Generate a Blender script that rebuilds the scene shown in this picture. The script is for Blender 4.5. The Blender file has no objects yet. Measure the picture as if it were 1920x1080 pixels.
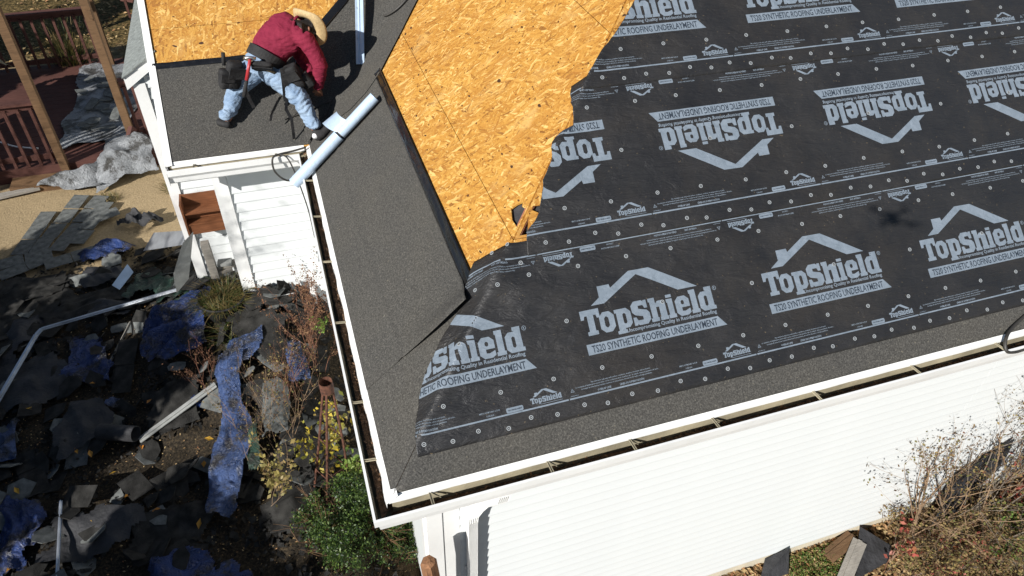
import bpy, bmesh, math, random
from mathutils import Vector, Matrix, noise, Euler, Quaternion
from mathutils.geometry import tessellate_polygon
random.seed(7)
SC = bpy.context.scene
COL = SC.collection
PI = math.pi
# ------------------------------------------------------------------ camera, sky, sun, exposure
CAM_P = Vector((-0.164779, -2.151264, 3.326362))
CAM_R = [[0.9483438, -0.3155235, 0.032999], [0.1851402, 0.6349079, 0.7500767], [-0.2576182, -0.7052211, 0.6605271]]
cd = bpy.data.cameras.new('camera'); cam = bpy.data.objects.new('camera', cd); COL.objects.link(cam)
m = Matrix(CAM_R).transposed().to_4x4(); m.translation = CAM_P; cam.matrix_world = m
cd.sensor_width = 36; cd.lens = 36 * 1339.67 / 1920; cd.clip_start = 0.02; cd.clip_end = 500
SC.camera = cam
SUN = Vector((-0.680, -0.526, 0.512)).normalized()      # towards the sun
elev = math.asin(SUN.z); az = math.atan2(SUN.x, SUN.y)
w = bpy.data.worlds.new('World'); SC.world = w; w.use_nodes = True
nt = w.node_tree; bg = nt.nodes['Background']
sky = nt.nodes.new('ShaderNodeTexSky'); sky.sky_type = 'NISHITA'; sky.sun_disc = False
sky.sun_elevation = elev; sky.sun_rotation = az; sky.air_density = 1.0; sky.dust_density = 0.3
nt.links.new(sky.outputs[0], bg.inputs[0]); bg.inputs[1].default_value = 0.05
sl = bpy.data.lights.new('sun', 'SUN'); sl.energy = 4.8; sl.angle = math.radians(0.53); sl.color = (1.0, 0.972, 0.93)
sun = bpy.data.objects.new('sun', sl); COL.objects.link(sun)
sun.rotation_euler = SUN.to_track_quat('Z', 'Y').to_euler(); sun.location = (-8, -6, 9)
SC.view_settings.view_transform = 'Standard'; SC.view_settings.look = 'None'
SC.view_settings.exposure = 0.60; SC.view_settings.gamma = 1; SC.view_settings.use_curve_mapping = False

# ------------------------------------------------------------------ helpers
def meta(o, label=None, cat=None, group=None, kind=None):
    if label: o['label'] = label
    if cat: o['category'] = cat
    if group: o['group'] = group
    if kind: o['kind'] = kind
    return o
def empty(name, loc=(0, 0, 0), rz=0, label=None, cat=None, group=None):
    o = bpy.data.objects.new(name, None); COL.objects.link(o); o.location = loc; o.rotation_euler[2] = rz
    o.empty_display_size = .1
    return meta(o, label, cat, group)
def link(name, me, mat=None, parent=None):
    o = bpy.data.objects.new(name, me); COL.objects.link(o)
    if mat is not None and not me.materials: me.materials.append(mat)
    if parent is not None: o.parent = parent
    return o
def mesh(name, vs, fs, smooth=False):
    me = bpy.data.meshes.new(name); me.from_pydata([tuple(v) for v in vs], [], fs); me.update()
    if smooth: me.shade_smooth()
    return me
class MB:
    def __init__(s): s.v = []; s.f = []
    def add(s, vs, fs):
        b = len(s.v); s.v += [tuple(v) for v in vs]; s.f += [tuple(i + b for i in f) for f in fs]; return s
    def box(s, a, b):
        x0, y0, z0 = a; x1, y1, z1 = b
        return s.add([(x0,y0,z0),(x1,y0,z0),(x1,y1,z0),(x0,y1,z0),(x0,y0,z1),(x1,y0,z1),(x1,y1,z1),(x0,y1,z1)],
                     [(0,3,2,1),(4,5,6,7),(0,1,5,4),(1,2,6,5),(2,3,7,6),(3,0,4,7)])
    def beam(s, a, b, w, h, up=(0, 0, 1)):
        a = Vector(a); b = Vector(b); d = (b - a).normalized(); up = Vector(up)
        sd = d.cross(up)
        if sd.length < 1e-4: sd = d.cross(Vector((1, 0, 0)))
        sd.normalize(); u = sd.cross(d).normalized(); vs = []
        for e in (a, b):
            for i, j in ((-1,-1),(1,-1),(1,1),(-1,1)): vs.append(e + sd * i * w / 2 + u * j * h / 2)
        return s.add(vs, [(0,1,2,3),(7,6,5,4),(0,4,5,1),(1,5,6,2),(2,6,7,3),(3,7,4,0)])
    def tube(s, pts, r, n=6, caps=True):
        pts = [Vector(p) for p in pts]; rs = r if isinstance(r, (list, tuple)) else [r] * len(pts)
        ref = None; vs = []; fs = []
        for i, p in enumerate(pts):
            d = (pts[min(i + 1, len(pts) - 1)] - pts[max(i - 1, 0)]).normalized()
            if ref is None: ref = d.orthogonal().normalized()
            ref = (ref - d * ref.dot(d)); ref = ref.normalized() if ref.length > 1e-5 else d.orthogonal().normalized()
            u = d.cross(ref)
            for k in range(n):
                a = 2 * PI * k / n; vs.append(p + (ref * math.cos(a) + u * math.sin(a)) * rs[i])
        for i in range(len(pts) - 1):
            for k in range(n): fs.append((i*n+k, i*n+(k+1)%n, (i+1)*n+(k+1)%n, (i+1)*n+k))
        if caps: fs.append(tuple(range(n-1, -1, -1))); fs.append(tuple(range((len(pts)-1)*n, len(pts)*n)))
        return s.add(vs, fs)
    def build(s, name, mat, parent=None, smooth=False):
        me = mesh(name, s.v, s.f, smooth); return link(name, me, mat, parent)
def dup(root, **kw):
    r = root.copy(); COL.objects.link(r)
    for ch in root.children:
        c = ch.copy(); COL.objects.link(c); c.parent = r
        for g in ch.children:
            d = g.copy(); COL.objects.link(d); d.parent = c
    for k, v in kw.items(): setattr(r, k, v)
    return r
def slab(poly, fn, thick, holes=()):
    """polygon in plane coords -> solid; fn(a,b,h) maps to 3D"""
    loops = [[Vector((p[0], p[1], 0)) for p in poly]] + [[Vector((p[0], p[1], 0)) for p in h] for h in holes]
    tris = tessellate_polygon(loops)
    flat = [p for l in loops for p in l]; n = len(flat)
    vs = [fn(p.x, p.y, 0) for p in flat] + [fn(p.x, p.y, -thick) for p in flat]
    fs = []
    nrm = Vector(fn(0, 0, 1)) - Vector(fn(0, 0, 0))
    for t in tris:
        a, b, c = [Vector(vs[i]) for i in t]
        if (b - a).cross(c - a).dot(nrm) < 0: t = (t[0], t[2], t[1])
        fs.append(tuple(t)); fs.append((t[0] + n, t[2] + n, t[1] + n))
    o = 0
    for l in loops:
        k = len(l)
        for i in range(k):
            a, b = o + i, o + (i + 1) % k; fs.append((a, b, b + n, a + n))
        o += k
    return vs, fs
def clip(poly, a, b, c):
    """keep a*x+b*y+c>=0"""
    out = []
    for i in range(len(poly)):
        p, q = poly[i], poly[(i + 1) % len(poly)]
        dp = a * p[0] + b * p[1] + c; dq = a * q[0] + b * q[1] + c
        if dp >= 0: out.append(p)
        if (dp >= 0) != (dq >= 0):
            t = dp / (dp - dq); out.append((p[0] + (q[0] - p[0]) * t, p[1] + (q[1] - p[1]) * t))
    return out
def ss(a, b, x):
    t = min(1, max(0, (x - a) / (b - a))); return t * t * (3 - 2 * t)
def interp(pts, x):
    if x <= pts[0][0]: return pts[0][1]
    for (a, va), (b, vb) in zip(pts, pts[1:]):
        if x <= b: return va + (vb - va) * (x - a) / (b - a)
    return pts[-1][1]
def nz(x, y, z=0): return noise.noise(Vector((x, y, z)))

# ------------------------------------------------------------------ materials
class NT:
    def __init__(s, name, base=(.5, .5, .5), rough=.6, metal=0, spec=.5):
        s.m = bpy.data.materials.new(name); s.m.use_nodes = True; s.t = s.m.node_tree; s.n = s.t.nodes
        s.b = s.n['Principled BSDF']; s.set('Base Color', (*base, 1)); s.set('Roughness', rough); s.set('Metallic', metal); s.set('Specular IOR Level', spec)
        s.tc = s.n.new('ShaderNodeTexCoord')
    def set(s, k, v): s.b.inputs[k].default_value = v
    def l(s, a, b): s.t.links.new(a, b)
    def map(s, scale=(1, 1, 1), rot=(0, 0, 0), src='Object'):
        mp = s.n.new('ShaderNodeMapping'); mp.inputs['Scale'].default_value = scale; mp.inputs['Rotation'].default_value = rot
        s.l(s.tc.outputs[src], mp.inputs[0]); return mp.outputs[0]
    def noise(s, vec, scale=5, detail=3, rough=.55, out=0, dist=0):
        n = s.n.new('ShaderNodeTexNoise'); n.inputs['Scale'].default_value = scale; n.inputs['Detail'].default_value = detail
        n.inputs['Roughness'].default_value = rough; n.inputs['Distortion'].default_value = dist; s.l(vec, n.inputs['Vector']); return n.outputs[out]
    def vor(s, vec, scale=5, out='Color', feat='F1', rnd=1):
        n = s.n.new('ShaderNodeTexVoronoi'); n.feature = feat; n.inputs['Scale'].default_value = scale; n.inputs['Randomness'].default_value = rnd
        s.l(vec, n.inputs['Vector']); return n.outputs[out]
    def ramp(s, fac, stops, interp='LINEAR'):
        r = s.n.new('ShaderNodeValToRGB'); e = r.color_ramp; e.interpolation = interp
        while len(e.elements) < len(stops): e.elements.new(.5)
        for i, (p, c) in enumerate(stops):
            e.elements[i].position = p; e.elements[i].color = (*c, 1) if isinstance(c, (tuple, list)) else (c, c, c, 1)
        s.l(fac, r.inputs[0]); return r.outputs[0]
    def mix(s, fac, a, b, mode='MIX'):
        n = s.n.new('ShaderNodeMix'); n.data_type = 'RGBA'; n.blend_type = mode
        for inp, v in ((n.inputs[0], fac), (n.inputs[6], a), (n.inputs[7], b)):
            if hasattr(v, 'links') or isinstance(v, bpy.types.NodeSocket): s.l(v, inp)
            elif isinstance(v, (int, float)): inp.default_value = v if inp.type == 'VALUE' else (v, v, v, 1)
            else: inp.default_value = (*v, 1)
        return n.outputs[2]
    def math(s, op, a, b=0):
        n = s.n.new('ShaderNodeMath'); n.operation = op
        for i, v in enumerate((a, b)):
            if isinstance(v, bpy.types.NodeSocket): s.l(v, n.inputs[i])
            else: n.inputs[i].default_value = v
        return n.outputs[0]
    def col(s, c): s.l(c, s.b.inputs['Base Color']); return s
    def bump(s, h, dist=.01, strength=1, chain=None):
        n = s.n.new('ShaderNodeBump'); n.inputs['Distance'].default_value = dist; n.inputs['Strength'].default_value = strength
        s.l(h, n.inputs['Height'])
        if chain: s.l(chain, n.inputs['Normal'])
        s.l(n.outputs[0], s.b.inputs['Normal']); return n.outputs[0]
def simple(name, c, rough=.6, metal=0, var=.25, scale=8, bump=0, bscale=40, spec=.5):
    M = NT(name, c, rough, metal, spec); v = M.map()
    n = M.noise(v, scale, 4)
    M.col(M.ramp(n, [(.3, tuple(x * (1 - var) for x in c)), (.7, tuple(min(1, x * (1 + var)) for x in c))]))
    if bump: M.bump(M.noise(v, bscale, 4), bump)
    return M.m
def mat_underlay():
    M = NT('underlayment_fabric', (.02, .02, .021), .5, 0, .45); v = M.map()
    n = M.noise(v, 3, 5, .6); f = M.noise(v, 130, 2)
    dust = M.ramp(M.noise(v, 1.1, 5, .7), [(.45, 0), (.75, 1)])
    c = M.mix(M.math('MULTIPLY', dust, .45), M.ramp(n, [(.3, (.0155, .0155, .0165)), (.75, (.024, .023, .023))]), (.046, .037, .027))
    sp = M.ramp(M.noise(v, 55, 2, .5), [(.715, 0), (.74, 1)])
    c = M.mix(M.math('MULTIPLY', sp, .5), c, (.16, .12, .07)); M.col(c)
    M.l(M.ramp(n, [(.3, .36), (.7, .56)]), M.b.inputs['Roughness'])
    wv = M.noise(M.map((2.2, 5, 5), (0, 0, .35)), 3.0, 5, .62, dist=.6)
    w2 = M.noise(M.map((2.6, 13, 13), (0, 0, -.12)), 3.2, 4, .6, dist=.5)
    b0 = M.bump(w2, .007, .8); b = M.bump(wv, .018, .8, b0); M.bump(M.noise(v, 420, 2), .0012, .6, b)
    return M.m
def mat_print():
    M = NT('printed_ink', (.17, .2, .235), .5, 0, .35); v = M.map()
    n = M.noise(v, 16, 6, .7); g = M.noise(v, 120, 2)
    c = M.ramp(n, [(.3, (.14, .172, .205)), (.6, (.185, .22, .26)), (.8, (.2, .235, .27))])
    scf = M.ramp(M.noise(v, 45, 5, .75), [(.62, 0), (.7, 1)])
    M.col(M.mix(M.math('MULTIPLY', scf, M.ramp(M.noise(v, 2.3, 2), [(.5, 0), (.66, .8)])), c, (.045, .04, .035)))
    b = M.bump(M.noise(M.map((2.2, 5, 5), (0, 0, .35)), 3.0, 5, .62, dist=.6), .016, .7); M.bump(g, .001, .6, b)
    return M.m
def mat_felt():
    M = NT('granular_felt', (.06, .055, .05), .92, 0, .15); v = M.map()
    g = M.noise(v, 210, 2, .7); big = M.noise(v, 2.2, 5, .6)
    g2 = M.noise(v, 95, 2, .6); g = M.mix(.5, g, g2)
    c = M.ramp(g, [(.36, (.019, .0185, .0175)), (.5, (.063, .060, .054)), (.64, (.155, .147, .130))])
    c = M.mix(.35, c, M.ramp(big, [(.3, (.048, .048, .048)), (.7, (.080, .074, .062))]), 'MIX')
    sp = M.ramp(M.noise(v, 95, 1), [(.76, 0), (.78, 1)]); c = M.mix(M.math('MULTIPLY', sp, .5), c, (.25, .2, .1)); M.col(c)
    M.bump(g, .003, .8); return M.m
def mat_osb():
    M = NT('strand_board', (.5, .28, .07), .62, 0, .3); layers = []
    warp = M.noise(M.map(), 2.2, 3, out=1)
    for i, (ang, sc, st) in enumerate(((.35, 1, 6.5), (-.55, 1.3, 5.5), (1.15, 1.2, 6), (.05, .75, 7), (2.3, 1.1, 6))):
        va = M.n.new('ShaderNodeVectorMath'); va.operation = 'ADD'
        wv = M.n.new('ShaderNodeVectorMath'); wv.operation = 'SCALE'; M.l(warp, wv.inputs[0]); wv.inputs['Scale'].default_value = .07 + .02 * i
        M.l(M.tc.outputs['Object'], va.inputs[0]); M.l(wv.outputs[0], va.inputs[1])
        mp = M.n.new('ShaderNodeMapping'); mp.vector_type = 'TEXTURE'; mp.inputs['Rotation'].default_value = (0, 0, ang + 1.1)
        mp.inputs['Location'].default_value = (i * 3.3, i * 1.7, i * .6); mp.inputs['Scale'].default_value = (1 / (12.5 * sc), 1 / (12.5 * sc * st) * 1.2, 1 / (16 * sc))
        M.l(va.outputs[0], mp.inputs[0])
        layers.append(M.vor(mp.outputs[0], 1.0))
    sep = []
    for c in layers:
        s = M.n.new('ShaderNodeSeparateColor'); M.l(c, s.inputs[0]); sep.append(s)
    val = sep[0].outputs[0]; key = sep[0].outputs[1]
    for s in sep[1:]:                                    # the strand with the highest key lies on top
        gt = M.math('GREATER_THAN', s.outputs[1], key)
        mx = M.n.new('ShaderNodeMix'); mx.data_type = 'FLOAT'; M.l(gt, mx.inputs[0]); M.l(val, mx.inputs[2]); M.l(s.outputs[0], mx.inputs[3]); val = mx.outputs[0]
        key = M.math('MAXIMUM', key, s.outputs[1])
    c = M.ramp(val, [(0, (.12, .04, .01)), (.07, (.30, .13, .026)), (.32, (.42, .21, .045)), (.62, (.48, .265, .063)), (.84, (.58, .36, .115)), (1, (.78, .57, .26))])
    grain = M.noise(M.map((1, 1, 1)), 90, 4, .7)
    c = M.mix(.35, c, M.ramp(grain, [(.35, (.24, .115, .025)), (.7, (.60, .37, .11))]), 'MIX')
    c = M.mix(.5, c, M.ramp(M.noise(M.map(), .9, 3), [(.33, (.42, .27, .10)), (.7, (.70, .58, .36))]), 'SOFT_LIGHT')
    c = M.mix(M.ramp(M.noise(M.map(), 4.5, 4, .65), [(.5, 0), (.72, .55)]), c, (.36, .16, .035)); c = M.mix(M.ramp(M.noise(M.map((1.3, 1, 1), (0, 0, 1)), 3.1, 4, .65), [(.55, 0), (.75, .4)]), c, (.70, .50, .20))
    kn = M.ramp(M.noise(M.map((1, 1.6, 1)), 21, 2, .4), [(.70, 0), (.715, 1)])
    k2 = M.ramp(M.noise(M.map((1, 1.8, 1)), 9, 1, .4), [(.735, 0), (.745, 1)])
    c = M.mix(kn, c, (.09, .035, .012)); c = M.mix(k2, c, (.06, .028, .014)); M.col(c)
    M.bump(val, .004, .8); return M.m
def mat_ground():
    M = NT('soil_and_sand', (.2, .16, .1), .95, 0, .1); v = M.map()
    g = M.noise(v, 45, 6, .7); b = M.noise(v, 2.5, 5, .6)
    sand = M.ramp(g, [(.3, (.23, .17, .095)), (.7, (.42, .32, .19))])
    soil = M.ramp(g, [(.32, (.010, .009, .007)), (.52, (.035, .028, .02)), (.72, (.11, .08, .045))])
    leaf = M.ramp(M.vor(v, 26), [(.1, (.05, .032, .014)), (.5, (.14, .085, .035)), (.9, (.3, .2, .09))])
    sx = M.n.new('ShaderNodeSeparateXYZ'); M.l(v, sx.inputs[0])
    wy = M.math('ADD', sx.outputs[1], M.math('MULTIPLY', M.math('SUBTRACT', b, .5), 3.2))
    fy = M.math('ADD', M.math('MULTIPLY', wy, 1.6), -8.9)
    f1 = M.n.new('ShaderNodeClamp'); M.l(fy, f1.inputs[0])
    far = M.n.new('ShaderNodeClamp'); M.l(M.math('MULTIPLY', M.math('ADD', wy, -11.6), .9), far.inputs[0])
    c = M.mix(f1.outputs[0], soil, sand)
    grass = M.ramp(M.noise(v, 14, 5, .7), [(.38, (.025, .022, .008)), (.52, (.10, .07, .028)), (.68, (.24, .17, .07))])
    c = M.mix(far.outputs[0], c, grass)
    nx = M.n.new('ShaderNodeClamp'); M.l(M.math('ADD', sx.outputs[0], .1), nx.inputs[0])
    c = M.mix(M.math('MULTIPLY', nx.outputs[0], .8), c, leaf); M.col(c)
    bb = M.bump(b, .05, .5); M.bump(g, .02, .8, bb); return M.m
def mat_tarp(name, c, rough=.26, dark=.35):
    M = NT(name, c, rough, 0, .5); v = M.map()
    n = M.noise(v, 5, 5, .65)
    cc = M.ramp(n, [(.3, tuple(x * dark for x in c)), (.55, c), (.75, tuple(min(1, x * 1.35) for x in c))])
    dirt = M.ramp(M.noise(v, 3.1, 6, .75), [(.5, 0), (.6, .9)]); M.col(M.mix(dirt, cc, (.03, .026, .02)))
    wr = M.ramp(M.noise(v, 11, 6, .6, dist=1.6), [(.2, 0), (.5, 1), (.8, 0)]); b = M.bump(wr, .03, .9); M.bump(M.noise(v, 60, 3), .006, .7, b)
    M.l(M.ramp(n, [(.3, rough - .08), (.7, rough + .2)]), M.b.inputs['Roughness'])
    return M.m
def mat_wood(name, c, var=.4, rough=.75, axis=(1.5, 22, 22)):
    M = NT(name, c, rough, 0, .25); g = M.noise(M.map(axis), 4, 5, .65, dist=.4); b = M.noise(M.map(), 3, 3)
    cc = M.ramp(g, [(.3, tuple(x * (1 - var) for x in c)), (.7, tuple(min(1, x * (1 + var)) for x in c))])
    M.col(M.mix(.35, cc, M.ramp(b, [(.35, tuple(x * .6 for x in c)), (.65, tuple(x * 1.2 for x in c))]))); M.bump(g, .004, .6); return M.m
def mat_leaf(name, cs, rough=.55, trans=.22):
    M = NT(name, cs[0], rough, 0, .35); gi = M.n.new('ShaderNodeNewGeometry')
    st = [(i / max(1, len(cs) - 1), c) for i, c in enumerate(cs)]
    c = M.ramp(gi.outputs['Random Per Island'], st); M.col(c)
    tr = M.n.new('ShaderNodeBsdfTranslucent'); M.l(c, tr.inputs[0]); mx = M.n.new('ShaderNodeMixShader'); mx.inputs[0].default_value = trans
    M.l(M.b.outputs[0], mx.inputs[1]); M.l(tr.outputs[0], mx.inputs[2]); M.l(mx.outputs[0], M.n['Material Output'].inputs[0]); return M.m
def mat_siding():
    M = NT('white_vinyl', (.62, .63, .62), .42, 0, .4); v = M.map()
    M.col(M.ramp(M.noise(v, 1.6, 5, .7), [(.35, (.64, .66, .655)), (.6, (.655, .675, .67))]))
    g = M.noise(M.map((3, 60, 60)), 3, 4); M.bump(g, .0012, .4); return M.m
MAT = dict(
    underlay=mat_underlay(), ink=mat_print(), felt=mat_felt(), osb=mat_osb(), ground=mat_ground(), siding=mat_siding(),
    inkdark=simple('dark_lettering', (.022, .03, .042), .5),
    white=simple('white_painted_metal', (.72, .72, .70), .38, 0, .06, 3, .001, 30),
    gut=simple('aged_gutter_paint', (.33, .29, .2), .6, 0, .3, 5, .002, 60),
    black=simple('black_bitumen_strip', (.008, .008, .009), .22, 0, .3, 6, .004, 14, .6),
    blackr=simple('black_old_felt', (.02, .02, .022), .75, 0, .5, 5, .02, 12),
    greyfelt=simple('grey_old_felt', (.038, .037, .04), .85, 0, .3, 9, .01, 30),
    dark=simple('dark_void', (.012, .011, .01), .9),
    red=mat_wood('reddish_rafter_wood', (.27, .11, .065)),
    decor=mat_wood('red_brown_stained_wood', (.085, .036, .028), .4, .75),
    cedar=mat_wood('orange_brown_cedar', (.17, .065, .028), .45, .65),
    post=mat_wood('weathered_brown_timber', (.13, .075, .038), .45),
    greyw=mat_wood('grey_weathered_wood', (.25, .23, .2), .35),
    concrete=simple('cream_foundation', (.56, .5, .38), .85, 0, .14, 6, .004, 60),
    shingle=simple('grey_asphalt_shingle', (.115, .12, .115), .93, 0, .45, 14, .006, 160, .1),
    shingd=simple('dark_asphalt_shingle', (.028, .027, .025), .93, 0, .6, 9, .008, 120, .12),
    shingl=simple('pale_green_grey_shingle', (.2, .215, .205), .93, 0, .25, 30, .004, 200, .1),
    blue=mat_tarp('blue_tarp', (.02, .045, .16), .24, .35), bluel=mat_tarp('faded_blue_tarp', (.05, .085, .20), .24, .4),
    green=mat_tarp('green_tarp', (.022, .06, .04), .33, .4), silver=mat_tarp('silver_grey_tarp', (.27, .28, .29), .38, .6),
    alu=simple('bare_aluminium', (.6, .62, .64), .32, .75, .2, 7, .002, 20),
    greym=simple('grey_aged_flashing', (.28, .285, .27), .55, .2, .2, 12, .003, 60),
    film=simple('pale_blue_release_film', (.40, .50, .62), .33, 0, .12, 5, .006, 12),
    rust=simple('rusted_iron', (.085, .033, .018), .9, 0, .6, 30, .003, 90),
    cable=simple('dark_rubber_cable', (.035, .032, .028), .55),
    leaves=simple('leaf_litter', (.12, .065, .032), .9, 0, .6, 30, .01, 50),
    nail=simple('grey_white_nail_cap', (.30, .32, .33), .5, 0, .1), nailc=simple('dark_nail_centre', (.03, .03, .032), .5),
    jeans=None, shirt=None)
def mat_cloth(name, c, c2, scale=9, rough=.85, bump=.012):
    M = NT(name, c, rough, 0, .2); v = M.map(); n = M.noise(v, scale, 5, .65)
    M.col(M.mix(.25, M.ramp(n, [(.35, c), (.62, c2)]), M.ramp(M.noise(v, 260, 2), [(.3, tuple(x * .6 for x in c)), (.7, c2)])))
    b = M.bump(M.noise(M.map((1, 1, 2.2)), 11, 3, .6, dist=.8), bump, .7); M.bump(M.noise(v, 300, 2), .0015, .5, b); return M.m
MAT['jeans'] = mat_cloth('faded_denim', (.13, .20, .31), (.30, .39, .50), 7, .88, .03)
MAT['shirt'] = mat_cloth('maroon_fabric', (.16, .012, .032), (.22, .02, .045), 7, .85, .02)
MAT['nylon'] = mat_cloth('black_tool_belt_nylon', (.012, .012, .013), (.035, .034, .034), 8, .75, .01)
MAT['skin'] = simple('brown_skin', (.2, .085, .048), .55, 0, .12)
MAT['straw'] = simple('woven_straw', (.44, .32, .16), .7, 0, .18, 60, .0012, 160)
MAT['redgrip'] = simple('red_hammer_grip', (.36, .03, .035), .4, 0, .1)
MAT['steel'] = simple('worn_steel', (.4, .4, .4), .35, .9)
fm = MAT['film'].node_tree
# ------------------------------------------------------------------ site: roof planes
PT = 0.810312; KS = math.sqrt(1 + PT * PT); YP = 3.740815; XR = -1.159543
HIP = Vector((1, 1, PT)).normalized(); NF = Vector((0, -PT, 1)).normalized(); NL = Vector((-PT, 0, 1)).normalized()
FOLD = -0.922732340700125
def Pfront(x, s, h=0): return Vector((x, s / KS, s / KS * PT)) + NF * h          # x along the eave, s up the slope
def Pleft(x, y, h=0): return Vector((x, y, PT * x)) + NL * h
def Pporch(x, y, h=0): return Vector((x, y, PT * (y - YP))) + NF * h
def frame(o, ex, ey, n, p0):
    mm = Matrix((ex, ey, n)).transposed().to_4x4(); mm.translation = p0; o.matrix_world = mm; return o
FR_F = (Vector((1, 0, 0)), Vector((0, 1, PT)).normalized(), NF, Vector((0, 0, 0)))
FR_L = (Vector((0, 1, 0)), Vector((-1, 0, -PT)).normalized(), NL, Vector((0, 0, 0)))   # local x = world y, local y = down the left slope
FR_P = (Vector((1, 0, 0)), Vector((0, 1, PT)).normalized(), NF, Vector((0, YP, 0)))

# ------------------------------------------------------------------ ground
def zg(x, y):
    z = -2.42
    z += -0.78 * ss(-.6, 1.1, x) * (1 - ss(3.0, 5.0, y))
    z += .50 * math.exp(-((x + .5) / .62) ** 2 - ((y - 3.75) / .75) ** 2)
    z += .25 * math.exp(-((x + 1.0) / .45) ** 2 - ((y - 3.0) / .5) ** 2)
    z += .40 * math.exp(-((x + 1.25) / .6) ** 2 - ((y - 4.3) / .7) ** 2)
    z += .16 * math.exp(-((x + 1.9) / .8) ** 2 - ((y - 4.2) / 1.1) ** 2)
    if x < 1.5 and -1 < y < 5.6: z += .07 * nz(x * 2.1, y * 2.1) * (1 - ss(5, 5.8, y)) + .03 * nz(x * 6, y * 6, 3)
    return z + .02 * nz(x * 1.3, y * 1.3, 9)
def axis(lo, hi, st, far):
    a = []; v = lo
    while v < hi + 1e-6: a.append(v); v += st
    g = st * 1.6; v = lo
    while v > -far: v -= g; g *= 1.5; a.insert(0, v)
    g = st * 1.6; v = a[-1]
    while v < far: v += g; g *= 1.5; a.append(v)
    return a
gx = axis(-5.5, 7.8, .07, 90); gy = axis(-2, 12.5, .07, 90)
me = mesh('ground', [(x, y, zg(x, y)) for y in gy for x in gx],
          [(j * len(gx) + i, j * len(gx) + i + 1, (j + 1) * len(gx) + i + 1, (j + 1) * len(gx) + i) for j in range(len(gy) - 1) for i in range(len(gx) - 1)], True)
meta(link('ground', me, MAT['ground']), kind='structure')

# ------------------------------------------------------------------ house
house = empty('house', (0, 0, 0), 0, 'white clapboard house under re-roofing, with bare strand board and felt on its roof', 'house')
WX, WY, WPY, LY = 0.215, 0.30, 4.04, 4.60
# wall cores
MB().box((WX + .02, WY + .02, -3.6), (9.0, 9.5, -.02)).build('wall', MAT['siding'], house)
MB().box((-1.39, LY + .02, -2.7), (-.77, 9.4, -.02)).box((-.78, WPY + .02, -2.7), (WX + .02, 9.5, -.021)).build('wall', MAT['siding'], house)
MB().box((WX - .004, WY - .012, -3.7), (9.0, WY + .02, -3.03)).build('foundation', MAT['concrete'], house)
# soffits and fascias
MB().box((-.0, .0, -.13), (9.2, WY + .05, -.115)).box((0, WY + .05, -.13), (WX + .03, 3.75, -.115)).box((-1.16, 3.75, -.13), (WX + .03, WPY + .03, -.115)).build('soffit', MAT['white'], house)
MB().box((.0, .0, -.115), (9.2, .02, -.02)).build('fascia', MAT['white'], house)
MB().box((.0, .022, -.115), (.02, 3.73, -.02)).build('fascia', MAT['white'], house)
MB().box((-1.16, 3.745, -.115), (.0, 3.765, -.02)).build('fascia', MAT['white'], house)
# clapboards: a profile with a dutch-lap curve, one mesh per length
def board_mesh(x0, x1, hgt, yface):
    prof = [(0, -.013), (-.0, -.017), (hgt * .12, -.0165), (hgt * .5, -.010), (hgt * .93, -.004), (hgt, -.0025)]
    vs = []; n = len(prof); fs = []
    for x in (x0, x1):
        for z, y in prof: vs.append((x, y, z))
        vs.append((x, .012, hgt)); vs.append((x, .012, 0))
    k = n + 2
    for i in range(k): fs.append((i, (i + 1) % k, k + (i + 1) % k, k + i))
    fs.append(tuple(range(k))[::-1]); fs.append(tuple(range(k, 2 * k)))
    return mesh('clapboard', vs, fs)
def boards(x0, x1, z0, z1, hgt, y, joints=()):
    xs = [x0, *joints, x1]
    mes = [board_mesh(a, b - .003, hgt, y) for a, b in zip(xs, xs[1:])]
    z = z1 - hgt
    while z > z0 - hgt * .3:
        for mm in mes:
            o = link('clapboard', mm, MAT['siding'], house); o.location = (0, y, z)
        z -= hgt
boards(.432, 9.0, -3.03, -.12, .105, WY, (4.9,))
boards(-.785, WX - .02, -2.5, -.13, .1085, WPY)

boards(-1.295, -.80, -1.0, -.13, .1085, LY)
boards(-1.295, -.80, -2.6, -1.42, .1085, LY)
boards(-1.295, -1.17, -.13, .42, .1085, LY)
MB().box((-.80, WPY + .03, -2.6), (-.78, LY + .03, -.13)).build('return_wall', MAT['siding'], house)
# corner boards
MB().box((.215, WY - .02, -3.05), (.316, WY + .02, -.12)).build('corner_board', MAT['white'], house)
MB().box((.318, WY - .012, -3.05), (.432, WY + .02, -.12)).build('corner_board', MAT['white'], house)
MB().box((WX - .02, WY + .022, -3.05), (WX + .02, WY + .12, -.12)).build('corner_board', MAT['white'], house)
MB().box((-.912, WPY - .028, -2.6), (-.787, WPY + .01, -.125)).build('corner_board', MAT['white'], house)
MB().box((-1.40, LY - .028, -2.6), (-1.297, LY + .01, .36)).build('corner_board', MAT['white'], house)
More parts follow.
